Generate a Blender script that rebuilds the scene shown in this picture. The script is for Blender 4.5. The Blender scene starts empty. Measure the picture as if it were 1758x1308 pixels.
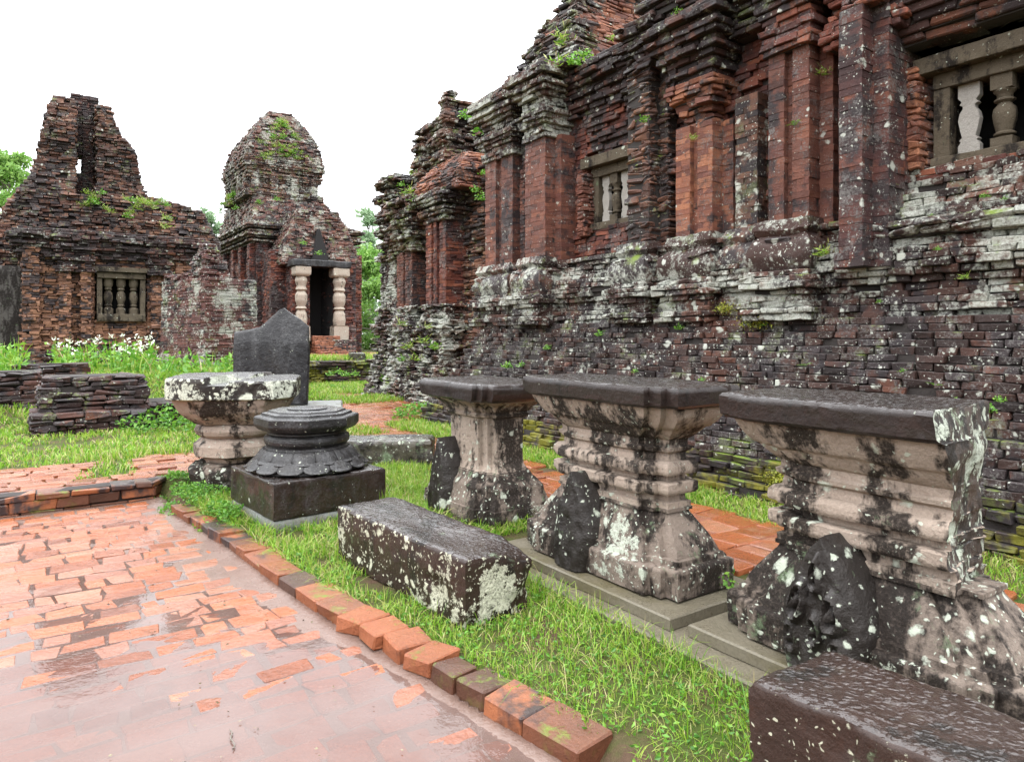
import bpy, math, random
import numpy as np
from mathutils import Vector
random.seed(7); RNG = np.random.default_rng(7)
SC = bpy.context.scene; COL = SC.collection

# ---------------------------------------------------------------- camera, world, sun, exposure
F, CX, HY, EYE = 1200.0, 879.0, 575.0, 1.6
cam_d = bpy.data.cameras.new('camera'); cam = bpy.data.objects.new('camera', cam_d); COL.objects.link(cam)
cam.location = (0, 0, EYE); cam.rotation_euler = (math.radians(90), 0, 0)
cam_d.sensor_width = 36; cam_d.lens = F/1758*36; cam_d.shift_y = -(654-HY)/1758
cam_d.clip_start = .05; cam_d.clip_end = 2000
SC.camera = cam
W = bpy.data.worlds.new('World'); SC.world = W; W.use_nodes = True
wn = W.node_tree.nodes; wl = W.node_tree.links
sky = wn.new('ShaderNodeTexSky'); sky.sky_type = 'NISHITA'; sky.sun_disc = False
SUN_EL, SUN_ROT = math.radians(58), math.radians(200)
sky.sun_elevation = SUN_EL; sky.sun_rotation = SUN_ROT; sky.dust_density = 4
hs = wn.new('ShaderNodeMix'); hs.data_type = 'RGBA'; hs.inputs[0].default_value = .88
wl.new(sky.outputs[0], hs.inputs[6]); hs.inputs[7].default_value = (17.5, 17.9, 18.4, 1)
tc = wn.new('ShaderNodeTexCoord'); sx_ = wn.new('ShaderNodeSeparateXYZ'); wl.new(tc.outputs['Generated'], sx_.inputs[0])
mr = wn.new('ShaderNodeMapRange'); wl.new(sx_.outputs[2], mr.inputs[0]); mr.inputs[1].default_value = .0; mr.inputs[2].default_value = .9; mr.inputs[3].default_value = .34; mr.inputs[4].default_value = 1.75
cn_ = wn.new('ShaderNodeTexNoise'); cn_.inputs['Scale'].default_value = 2.2; cn_.inputs['Detail'].default_value = 5; wl.new(tc.outputs['Generated'], cn_.inputs['Vector'])
cm = wn.new('ShaderNodeMath'); cm.operation = 'MULTIPLY_ADD'; wl.new(cn_.outputs[0], cm.inputs[0]); cm.inputs[1].default_value = .22; wl.new(mr.outputs[0], cm.inputs[2])
vm = wn.new('ShaderNodeVectorMath'); vm.operation = 'SCALE'; wl.new(hs.outputs[2], vm.inputs[0]); wl.new(cm.outputs[0], vm.inputs[3])   # overcast: brighter overhead
bg = wn['Background']; wl.new(vm.outputs[0], bg.inputs[0]); bg.inputs[1].default_value = .15
sl = bpy.data.lights.new('sun', 'SUN'); sl.energy = 1.1; sl.angle = math.radians(25); sl.color = (1, .97, .92)
so = bpy.data.objects.new('sun', sl); COL.objects.link(so)
_d = Vector((math.sin(SUN_ROT)*math.cos(SUN_EL), math.cos(SUN_ROT)*math.cos(SUN_EL), math.sin(SUN_EL)))
so.rotation_euler = _d.to_track_quat('Z', 'Y').to_euler()
SC.view_settings.view_transform = 'Standard'; SC.view_settings.look = 'None'
SC.view_settings.exposure = .42; SC.view_settings.gamma = 1
SC.render.engine = 'CYCLES'
SC.cycles.max_bounces = 5; SC.cycles.diffuse_bounces = 3; SC.cycles.glossy_bounces = 2
SC.cycles.transparent_max_bounces = 6; SC.cycles.use_denoising = True
SC.cycles.caustics_reflective = False; SC.cycles.caustics_refractive = False

# ---------------------------------------------------------------- coordinates: u = along the temple wall (away), v = towards the wall
UX, UY, VX, VY = -.5684, .8228, .8228, .5684
def P(u, v): return (UX*u+VX*v, UY*u+VY*v)
def UV(x, y): return (UX*x+UY*y, VX*x+VY*y)
def at(px, py, D): return np.array([(px-CX)/F*D, D, EYE-(py-HY)/F*D])
def gp(px, py, z=0.):
    D = F*(EYE-z)/(py-HY); return ((px-CX)/F*D, D)
def Uat(px, v):
    t = (px-CX)/F; D = v/(VX*t+VY); return UX*t*D+UY*D
def Vat(px, u):
    t = (px-CX)/F; return u*(-UX+UY*t)/(VX-VY*t)
def Zv(px, py, v):
    D = v/(VX*(px-CX)/F+VY); return EYE-(py-HY)*D/F
def Zu(px, py, u):
    D = UY*u+VY*Vat(px, u); return EYE-(py-HY)*D/F
def lerp(x, xs, ys): return float(np.interp(x, xs, ys))

# ---------------------------------------------------------------- numpy noise
def _h(i, j, k, s):
    n = (i.astype(np.int64)*374761393+j.astype(np.int64)*668265263+k.astype(np.int64)*2147483647+s*974634777) & 0xffffffff
    n = ((n ^ (n >> 13))*1274126177) & 0xffffffff
    n = (n ^ (n >> 16)); n = (n*2246822519) & 0xffffffff
    return ((n ^ (n >> 15)) & 0xffffff)/float(0xffffff)*2-1
def vnoise(p, s=0):
    p = np.asarray(p, float); f = np.floor(p); r = p-f; r = r*r*(3-2*r); i = f.astype(np.int64)
    o = 0
    for a in (0, 1):
        for b in (0, 1):
            for c in (0, 1):
                w = (r[..., 0] if a else 1-r[..., 0])*(r[..., 1] if b else 1-r[..., 1])*(r[..., 2] if c else 1-r[..., 2])
                o = o+w*_h(i[..., 0]+a, i[..., 1]+b, i[..., 2]+c, s)
    return o
def fbm(p, sc, octv=3, s=0):
    p = np.asarray(p, float); o = 0; a = 1; t = 0
    for k in range(octv):
        o = o+a*vnoise(p*sc+k*17.3, s+k); t += a; a *= .5; sc *= 2.03
    return o/t
def n2(x, y, sc, s=0, octv=3): return float(fbm(np.array([[x, y, .37]]), sc, octv, s)[0])

# ---------------------------------------------------------------- materials
class M:
    def __init__(s, name):
        s.m = bpy.data.materials.new(name); s.m.use_nodes = True; s.t = s.m.node_tree
        s.b = s.t.nodes['Principled BSDF']; s.geo = s.t.nodes.new('ShaderNodeNewGeometry')
        s.pos = s.geo.outputs['Position']; s.rnd = s.geo.outputs['Random Per Island']
        sp = s.t.nodes.new('ShaderNodeSeparateXYZ'); s.L(s.pos, sp.inputs[0]); s.z = sp.outputs[2]
        sn = s.t.nodes.new('ShaderNodeSeparateXYZ'); s.L(s.geo.outputs['True Normal'], sn.inputs[0]); s.nz = sn.outputs[2]
    def L(s, a, b):
        if hasattr(a, 'is_output'): s.t.links.new(a, b)
        elif isinstance(a, (tuple, list)): b.default_value = tuple(a)+((1,) if len(a) == 3 and b.type == 'RGBA' else ())
        else: b.default_value = a
    def noise(s, scale, detail=4, rough=.6, vec=None, dist=0):
        n = s.t.nodes.new('ShaderNodeTexNoise'); s.L(vec or s.pos, n.inputs['Vector'])
        n.inputs['Scale'].default_value = scale; n.inputs['Detail'].default_value = detail
        n.inputs['Roughness'].default_value = rough; n.inputs['Distortion'].default_value = dist
        return n.outputs[0]
    def warp(s, scale, amt, vec=None):
        n = s.t.nodes.new('ShaderNodeTexNoise'); s.L(vec or s.pos, n.inputs['Vector']); n.inputs['Scale'].default_value = scale
        a = s.t.nodes.new('ShaderNodeVectorMath'); a.operation = 'SCALE'; s.L(n.outputs[1], a.inputs[0]); a.inputs[3].default_value = amt
        b = s.t.nodes.new('ShaderNodeVectorMath'); b.operation = 'ADD'; s.L(vec or s.pos, b.inputs[0]); s.L(a.outputs[0], b.inputs[1])
        return b.outputs[0]
    def scale(s, v3, vec=None):
        a = s.t.nodes.new('ShaderNodeVectorMath'); a.operation = 'MULTIPLY'; s.L(vec or s.pos, a.inputs[0]); a.inputs[1].default_value = v3
        return a.outputs[0]
    def vor(s, scale, vec=None, out=0, feature='F1'):
        n = s.t.nodes.new('ShaderNodeTexVoronoi'); n.feature = feature; s.L(vec or s.pos, n.inputs['Vector']); n.inputs['Scale'].default_value = scale
        return n.outputs[out]
    def math(s, op, a, b=0., c=0.):
        n = s.t.nodes.new('ShaderNodeMath'); n.operation = op
        for k, x in enumerate((a, b, c)): s.L(x, n.inputs[k])
        return n.outputs[0]
    def rng(s, x, a, b, c=0., d=1., smooth=False):
        n = s.t.nodes.new('ShaderNodeMapRange'); n.interpolation_type = 'SMOOTHSTEP' if smooth else 'LINEAR'
        for k, y in enumerate((x, a, b, c, d)): s.L(y, n.inputs[k])
        return n.outputs[0]
    def mix(s, f, a, b, mode='MIX'):
        n = s.t.nodes.new('ShaderNodeMix'); n.data_type = 'RGBA'; n.blend_type = mode
        s.L(f, n.inputs[0]); s.L(a, n.inputs[6]); s.L(b, n.inputs[7]); return n.outputs[2]
    def ramp(s, f, pts):
        n = s.t.nodes.new('ShaderNodeValToRGB'); s.L(f, n.inputs[0]); e = n.color_ramp.elements
        while len(e) < len(pts): e.new(.5)
        for k, (p, c) in enumerate(pts): e[k].position = p; e[k].color = tuple(c)+(1,)
        return n.outputs[0]
    def bump(s, h, strength, dist, normal=None):
        n = s.t.nodes.new('ShaderNodeBump'); s.L(h, n.inputs['Height']); n.inputs['Strength'].default_value = strength
        n.inputs['Distance'].default_value = dist
        if normal: s.L(normal, n.inputs['Normal'])
        return n.outputs[0]
    def out(s, col, rough, normal=None, spec=.5):
        s.L(col, s.b.inputs['Base Color']); s.L(rough, s.b.inputs['Roughness'])
        s.b.inputs['Specular IOR Level'].default_value = spec
        if normal: s.L(normal, s.b.inputs['Normal'])
        return s.m

def lichen_mask(m, amt, big=7., small=38., ragged=.5):
    """pale crust: round rosettes of two sizes gathered in colonies, and ragged older patches"""
    w = m.warp(6, .10); w = m.warp(26, .035, w); w = m.warp(90, .008, w)
    res = None; edge = m.math('MULTIPLY', m.math('SUBTRACT', m.noise(95, 3, .7), .5), .22)
    for sc in (big, (big*small)**.5, small):
        d = m.vor(sc, w); c = m.vor(sc, w, 1)
        sep = m.t.nodes.new('ShaderNodeSeparateColor'); m.L(c, sep.inputs[0])
        col = m.noise(sc*.13+1.0, 4, .65)
        rad = m.math('MULTIPLY', m.math('SUBTRACT', m.math('ADD', sep.outputs[0], m.math('MULTIPLY', col, 2.0)), 2.08-amt), .62)
        rad = m.math('MINIMUM', rad, .31)
        k = m.rng(m.math('ADD', m.math('SUBTRACT', rad, d), edge), -.02, .09)
        res = k if res is None else m.math('MAXIMUM', res, k)
    rg = m.math('ADD', m.noise(2.6, 3, .6), m.math('MULTIPLY', m.math('SUBTRACT', m.noise(19, 5, .75), .5), .9))
    rg = m.math('MULTIPLY', m.rng(rg, .86-amt*.45*ragged, .90-amt*.45*ragged), m.rng(m.noise(70, 3, .7), .3, .55, .25, 1))
    return m.math('MAXIMUM', res, rg)

def brick_mat(name, cols, dark=.5, lichen=.3, moss=.0, green=0., crust=(.014, .012, .013), rv=.30, wet=.3, patch=0., bumps=1., film=0.):
    m = M(name)
    var = m.math('ADD', m.math('MULTIPLY', m.rnd, .75), m.math('MULTIPLY', m.noise(2.3, 4), .35))
    n = len(cols); c = m.ramp(var, [((k+.5)/n, x) for k, x in enumerate(cols)])
    c = m.mix(m.rng(m.noise(1.9, 5, .7, m.scale((1, 1, .5))), .42, .62, 0, .45), c, m.mix(1, c, (.55, .56, .60), 'MULTIPLY'))
    fine = m.noise(55, 5, .7); c = m.mix(m.rng(fine, .35, .75, .0, .55), c, m.mix(1, c, (.55, .5, .5), 'MULTIPLY'))
    # black algal crust in drips and patches
    dv = m.scale((1, 1, .35)); d1 = m.noise(1.15, 6, .68, dv); d2 = m.noise(6, 4, .6)
    dm = m.math('ADD', d1, m.math('MULTIPLY', m.math('SUBTRACT', d2, .5), .5))
    dm = m.math('ADD', dm, m.math('MULTIPLY', m.math('SUBTRACT', m.rnd, .5), rv))
    dm = m.rng(dm, .66-dark*.35, .76-dark*.35, 0, .93)
    c = m.mix(dm, c, m.mix(m.noise(14, 3), crust, tuple(x*2.6 for x in crust)))
    if film > 0:      # thin grey crust of dried algae
        fm = m.math('ADD', m.noise(3.1, 5, .7), m.math('MULTIPLY', m.math('SUBTRACT', m.noise(48, 4, .75), .5), .9))
        c = m.mix(m.rng(fm, .62-film*.3, .78-film*.3, 0, .75), c, m.mix(m.noise(24, 3), (.075, .068, .066), (.19, .18, .17)))
    if lichen > 0:
        lm = lichen_mask(m, lichen)
        if patch > 0:
            pm = m.math('ADD', m.noise(1.7, 5, .7), m.math('MULTIPLY', m.noise(23, 3), .35))
            lm = m.math('MAXIMUM', lm, m.math('MULTIPLY', m.rng(pm, .86-patch*.3, .95-patch*.3), m.rng(m.noise(60, 3), .3, .6, .35, .95)))
        lc = m.mix(m.noise(11, 3), (.30, .33, .27), (.50, .50, .46))
        c = m.mix(m.math('MULTIPLY', lm, .9), c, lc)
    if green > 0:
        up = m.rng(m.nz, .2, .8); gm = m.math('MULTIPLY', m.math('ADD', up, .25), m.rng(m.noise(3.1, 5, .7), .62-green*.2, .72-green*.2))
        c = m.mix(m.math('MINIMUM', gm, 1.), c, m.mix(m.noise(30, 2), (.06, .11, .012), (.16, .20, .02)))
    if moss > 0:
        mm = m.rng(m.noise(1.3, 5, .7), .66-moss*.25, .74-moss*.25)
        c = m.mix(mm, c, m.mix(m.noise(20, 3), (.05, .06, .01), (.20, .17, .02)))
    r = m.rng(m.noise(9, 3), .3, .75, .62-wet*.7, .9-wet*.4)
    b = m.bump(m.noise(48, 6, .75), .75*bumps, .016); b = m.bump(m.noise(14, 3), .16*bumps, .02, b)
    m.L(m.math('MULTIPLY', m.rng(m.nz, .35, .9), .35+wet*.5), m.b.inputs['Coat Weight']); m.b.inputs['Coat Roughness'].default_value = .22; m.L(b, m.b.inputs['Coat Normal'])
    return m.out(c, r, b, .16)

RED = [(.045, .024, .021), (.105, .045, .034), (.165, .067, .045), (.125, .05, .039), (.22, .088, .056)]
MB = {}
MB['red'] = brick_mat('red_brick', RED, .46, .40, bumps=1.2, rv=.14, film=.22)
MB['redd'] = brick_mat('weathered_red_brick', [(.035, .018, .016), (.09, .034, .028), (.16, .052, .036), (.23, .08, .046)], .50, .32, rv=.12, film=.25)
MB['dark'] = brick_mat('dark_wet_brick', [(.009, .007, .007), (.026, .016, .014), (.048, .026, .021), (.075, .036, .027), (.14, .06, .04)], .40, .58, green=.22, wet=.55, film=.34, patch=.10)
MB['plinth'] = brick_mat('lichen_brick', [(.018, .011, .010), (.05, .028, .023), (.10, .048, .036), (.17, .09, .065)], .50, .66, green=.26, patch=.66, film=.2)
MB['corn'] = brick_mat('dark_cornice_brick', [(.014, .010, .010), (.03, .017, .016), (.075, .034, .026), (.15, .06, .036)], .52, .44, green=.2, patch=.24, film=.18)
MB['orange'] = brick_mat('orange_brick', [(.10, .042, .033), (.17, .066, .045), (.25, .10, .058), (.31, .13, .072)], .40, .38, rv=.18, film=.2, bumps=1.2)
MB['grey'] = brick_mat('grey_lichen_brick', [(.035, .022, .019), (.085, .048, .036), (.16, .078, .052), (.11, .065, .05)], .48, .62, green=.4, patch=.50, film=.15)
MB['left'] = brick_mat('brown_brick', [(.035, .021, .018), (.085, .041, .03), (.145, .068, .046), (.22, .11, .066), (.11, .055, .04)], .50, .42, green=.22, patch=.15, film=.3)
MB['leftw'] = brick_mat('orange_brown_brick', [(.07, .036, .028), (.15, .075, .048), (.24, .12, .072), (.30, .16, .10), (.13, .065, .048)], .36, .3)
MB['tower'] = brick_mat('tower_brick', [(.06, .033, .03), (.11, .05, .042), (.18, .08, .058), (.14, .07, .055)], .42, .55, green=.32, patch=.5, film=.35)
MB['hpil'] = brick_mat('dark_lichened_pilaster_brick', [(.03, .018, .018), (.065, .03, .028), (.11, .042, .033), (.19, .07, .042)], .56, .54, rv=.2, film=.3, patch=.12)
MB['altar'] = brick_mat('dark_altar_brick', [(.02, .013, .013), (.045, .024, .021), (.08, .036, .028), (.13, .055, .036)], .46, .36, green=.12, wet=.4, film=.12)
MB['mossy'] = brick_mat('mossy_brick', [(.02, .015, .014), (.045, .028, .025), (.08, .045, .035)], .5, .3, moss=.75, green=.5, wet=.4)
def plain(name, col, rough=.8):
    m = M(name); return m.out(m.mix(m.noise(8, 4), tuple(x*.7 for x in col), tuple(x*1.25 for x in col)), rough, m.bump(m.noise(40, 4), .4, .02))
MORT = plain('dark_mortar', (.022, .017, .015), .9)
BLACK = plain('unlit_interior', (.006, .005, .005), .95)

def stone_mat(name, c0, c1, crust=.5, lichen=.4, big=7., small=38., wet=.5, green=.1, streak=True, drops=False, pale=(.50, .54, .45), clean=.0, ragged=.5, dust=0.):
    m = M(name)
    c = m.mix(m.noise(4, 5, .65), c0, c1)
    c = m.mix(m.rng(m.noise(85, 4, .7), .35, .7, 0, .6), c, m.mix(1, c, (.6, .58, .56), 'MULTIPLY'))
    dv = m.scale((1, 1, .28)) if streak else m.pos
    d = m.math('ADD', m.noise(4.2, 6, .66, dv), m.math('MULTIPLY', m.math('SUBTRACT', m.noise(21, 3), .5), .3))
    dm = m.math('MULTIPLY', m.rng(d, .69-crust*.45, .78-crust*.45, 0, .95), m.rng(m.noise(75, 3, .7), .25, .5, .7, 1.))
    c = m.mix(dm, c, m.mix(m.noise(17, 4), (.004, .0035, .003), (.018, .013, .011)))
    if dust:
        du = m.math('ADD', m.noise(5, 6, .7, m.scale((1, 1, .3))), m.math('MULTIPLY', m.math('SUBTRACT', m.noise(65, 4, .75), .5), .8))
        c = m.mix(m.rng(du, .48, .72, 0, dust), c, (.085, .085, .088))
    lm = lichen_mask(m, lichen, big, small, ragged)
    if clean: lm = m.math('MULTIPLY', lm, m.rng(m.nz, .5, .85, 1, 1-clean))
    c = m.mix(m.math('MULTIPLY', lm, .92), c, m.mix(m.noise(26, 4), tuple(x*.62 for x in pale), pale))
    if green > 0:
        gm = m.rng(m.noise(6.5, 5, .7), .67-green*.25, .78-green*.25, 0, .8)
        c = m.mix(gm, c, m.mix(m.noise(50, 3), (.05, .075, .03), (.20, .27, .17)))
    up = m.rng(m.nz, .55, .9)
    r = m.math('MULTIPLY_ADD', m.noise(13, 4), .3, .62-wet*.5)
    r = m.math('MAXIMUM', r, m.math('MULTIPLY', lm, .7))
    b = m.bump(m.noise(70, 6, .7), .55, .012); b = m.bump(m.noise(16, 5, .65), .5, .03, b)
    b = m.bump(lm, .35, .006, b); cn = b
    if drops:
        dr = m.vor(36, m.warp(14, .05)); dd = m.math('ADD', m.rng(dr, .15, .5, 1, 0, True), m.math('MULTIPLY', m.noise(22, 4, .7), 1.1))
        cn = m.bump(m.math('MULTIPLY', dd, up), 1., .0085)
        dk = m.rng(dr, .2, .45, .55, 1.); c = m.mix(up, c, m.mix(1, c, (.75, .72, .7), 'MULTIPLY'))
    m.L(m.math('MULTIPLY', m.math('MULTIPLY_ADD', up, .7, .05+wet*.5), m.math('SUBTRACT', 1., lm)), m.b.inputs['Coat Weight']) if wet > .4 else None
    m.b.inputs['Coat Roughness'].default_value = .07 if drops else .15; m.L(cn, m.b.inputs['Coat Normal'])
    return m.out(c, r, b, .14)
SB = {}
SB['slab'] = stone_mat('wet_black_stone', (.010, .007, .006), (.030, .019, .016), .30, .14, 5.5, 26, .62, .0, drops=True, clean=.9, ragged=.2)
SB['body'] = stone_mat('pinkish_sandstone', (.23, .175, .14), (.43, .36, .30), .46, .50, 9, 44, .25, .06)
SB['foot'] = stone_mat('lichened_sandstone', (.085, .066, .054), (.26, .21, .175), .58, .62, 9, 40, .35, .30, ragged=.75)
SB['ante'] = stone_mat('black_carved_stone', (.010, .008, .007), (.028, .022, .019), .4, .62, 8, 34, .45, .12)
SB['snap'] = stone_mat('snapped_lichened_stone', (.03, .021, .017), (.10, .072, .058), .52, .70, 5, 26, .45, .42, ragged=1.)
SB['block'] = stone_mat('wet_brown_stone', (.018, .010, .008), (.055, .030, .022), .32, .60, 12, 46, .6, .06, drops=True, pale=(.50, .50, .38), clean=.97)
SB['blockw'] = stone_mat('white_spotted_stone', (.014, .008, .006), (.045, .026, .020), .36, .78, 11, 44, .55, .16, drops=True, pale=(.56, .56, .43), clean=.97, ragged=.8)
SB['lotus'] = stone_mat('wet_dark_lotus_stone', (.007, .0065, .007), (.020, .018, .019), .28, .34, 20, 58, .66, .0, ragged=.2, dust=.6)
SB['plin'] = stone_mat('wet_dark_plinth_stone', (.011, .0065, .005), (.034, .019, .014), .32, .26, 18, 52, .66, .0, drops=True, clean=.8, ragged=.2, dust=.3)
SB['white'] = stone_mat('white_lichen_stone', (.018, .014, .012), (.05, .04, .033), .52, .84, 4.2, 17, .45, .05, pale=(.66, .69, .57), clean=.93, ragged=1.)
SB['stele'] = stone_mat('black_stele_stone', (.006, .006, .007), (.020, .019, .022), .3, .2, 22, 55, .6, .0, ragged=.1, dust=.6)
SB['sand'] = stone_mat('tan_window_sandstone', (.05, .040, .028), (.13, .105, .075), .40, .34, 9, 40, .15, .10)
SB['pale'] = stone_mat('pale_new_sandstone', (.24, .22, .20), (.38, .36, .33), .14, .05, 9, 40, .1, .0)
SB['mossb'] = stone_mat('mossy_grey_stone', (.035, .03, .022), (.09, .08, .06), .45, .55, 12, 40, .45, .5)
SB['colw'] = stone_mat('pale_carved_column_stone', (.26, .21, .17), (.42, .37, .31), .22, .55, 9, 30, .2, .1)
def conc(name, a, b, wet=.4):
    m = M(name); c = m.mix(m.noise(3, 6, .7), a, b)
    c = m.mix(m.rng(m.noise(1.4, 5, .7), .5, .62, 0, .75), c, (.10, .085, .045))
    c = m.mix(m.rng(m.noise(60, 4, .7), .4, .7, 0, .5), c, (.05, .045, .03))
    return m.out(c, m.rng(m.noise(6, 3), .3, .7, .55-wet, .7-wet*.3), m.bump(m.noise(60, 5, .7), .4, .01), .3)
CONC = conc('stained_concrete', (.10, .086, .060), (.18, .16, .12))
CONCG = conc('grey_concrete', (.13, .14, .135), (.22, .23, .22))

# ---------------------------------------------------------------- mesh helpers
def mesh_from(name, V, faces, mats, mi=None, smooth=None):
    me = bpy.data.meshes.new(name); V = np.asarray(V, np.float32)
    me.vertices.add(len(V)); me.vertices.foreach_set('co', V.ravel())
    tot = np.array([len(f) for f in faces], np.int32) if not isinstance(faces, tuple) else faces[1]
    flat = np.concatenate([np.asarray(f, np.int32) for f in faces]) if not isinstance(faces, tuple) else faces[0]
    me.loops.add(len(flat)); me.loops.foreach_set('vertex_index', flat.astype(np.int32))
    me.polygons.add(len(tot)); st = np.zeros(len(tot), np.int32); st[1:] = np.cumsum(tot)[:-1]
    me.polygons.foreach_set('loop_start', st)
    for m in mats: me.materials.append(m)
    if mi is not None: me.polygons.foreach_set('material_index', np.asarray(mi, np.int32))
    me.update(calc_edges=True); me.validate()
    if smooth is None: me.polygons.foreach_set('use_smooth', np.zeros(len(me.polygons), bool))
    else:
        me.polygons.foreach_set('use_smooth', np.ones(len(me.polygons), bool))
        if smooth < 179: me.set_sharp_from_angle(angle=math.radians(smooth))
    return me
def link(name, me, parent=None):
    o = bpy.data.objects.new(name, me); COL.objects.link(o)
    if parent is not None: o.parent = parent
    return o
def wloc(o):
    v = Vector((0, 0, 0))
    while o is not None: v = v+o.location; o = o.parent
    return v
def tag(o, label, cat, group=None, kind=None):
    if label: o['label'] = label
    if cat: o['category'] = cat
    if group: o['group'] = group
    if kind: o['kind'] = kind
    return o
def thing(name, label, cat, loc, group=None):
    o = bpy.data.objects.new(name, None); COL.objects.link(o); o.location = loc; o.empty_display_size = .2
    return tag(o, label, cat, group)
def place(name, V, faces, mats, parent=None, mi=None, smooth=None, at_base=False):
    """link a mesh given in world coordinates; under a parent the vertices become relative to it"""
    V = np.asarray(V, float)
    if parent is not None: V = V-np.array(wloc(parent))
    loc = None
    if at_base and parent is None:
        loc = np.array([V[:, 0].mean(), V[:, 1].mean(), V[:, 2].min()]); V = V-loc
    o = link(name, mesh_from(name, V, faces, mats if isinstance(mats, (list, tuple)) else [mats], mi, smooth), parent)
    if loc is not None: o.location = loc
    return o

# chamfered box template
_S = np.array([[(c >> k & 1)*2-1 for k in range(3)] for c in range(8)], float)
def _tmpl():
    f = []
    for k in range(3):
        a, b = [x for x in range(3) if x != k]
        for s in (-1, 1):
            cs = [c for c in range(8) if _S[c, k] == s]
            cs.sort(key=lambda c: math.atan2(_S[c, b], _S[c, a])); f.append([c*3+k for c in cs])
    for e in range(3):
        j, k = [x for x in range(3) if x != e]
        for c in range(8):
            if _S[c, e] < 0:
                d = c | (1 << e); f.append([c*3+j, d*3+j, d*3+k, c*3+k])
    for c in range(8): f.append([c*3, c*3+1, c*3+2])
    V = np.array([[_S[c, q]*(1. if q == k else .8) for q in range(3)] for c in range(8) for k in range(3)])
    out = []
    for x in f:
        p = V[x]; nrm = np.cross(p[1]-p[0], p[2]-p[0])
        out.append(x if nrm.dot(p.mean(0)) > 0 else x[::-1])
    return out
_TF = _tmpl(); _TFL = np.concatenate([np.array(f) for f in _TF]); _TFT = np.array([len(f) for f in _TF], np.int32)
def offset_poly(poly, d):
    p = np.asarray(poly, float); n = len(p)
    e = np.roll(p, -1, 0)-p; L = np.linalg.norm(e, axis=1)+1e-9; nr = np.stack([e[:, 1], -e[:, 0]], 1)/L[:, None]
    pn = np.roll(nr, 1, 0); b = pn+nr; q = (pn*nr).sum(1); k = d/np.maximum(1+q, .25)
    return p+b*k[:, None]
def ccw(poly):
    p = np.asarray(poly, float); a = (p[:, 0]*np.roll(p[:, 1], -1)-np.roll(p[:, 0], -1)*p[:, 1]).sum()
    return p if a > 0 else p[::-1].copy()
def rect(u0, u1, v0, v1): return ccw([P(u0, v0), P(u1, v0), P(u1, v1), P(u0, v1)])
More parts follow.
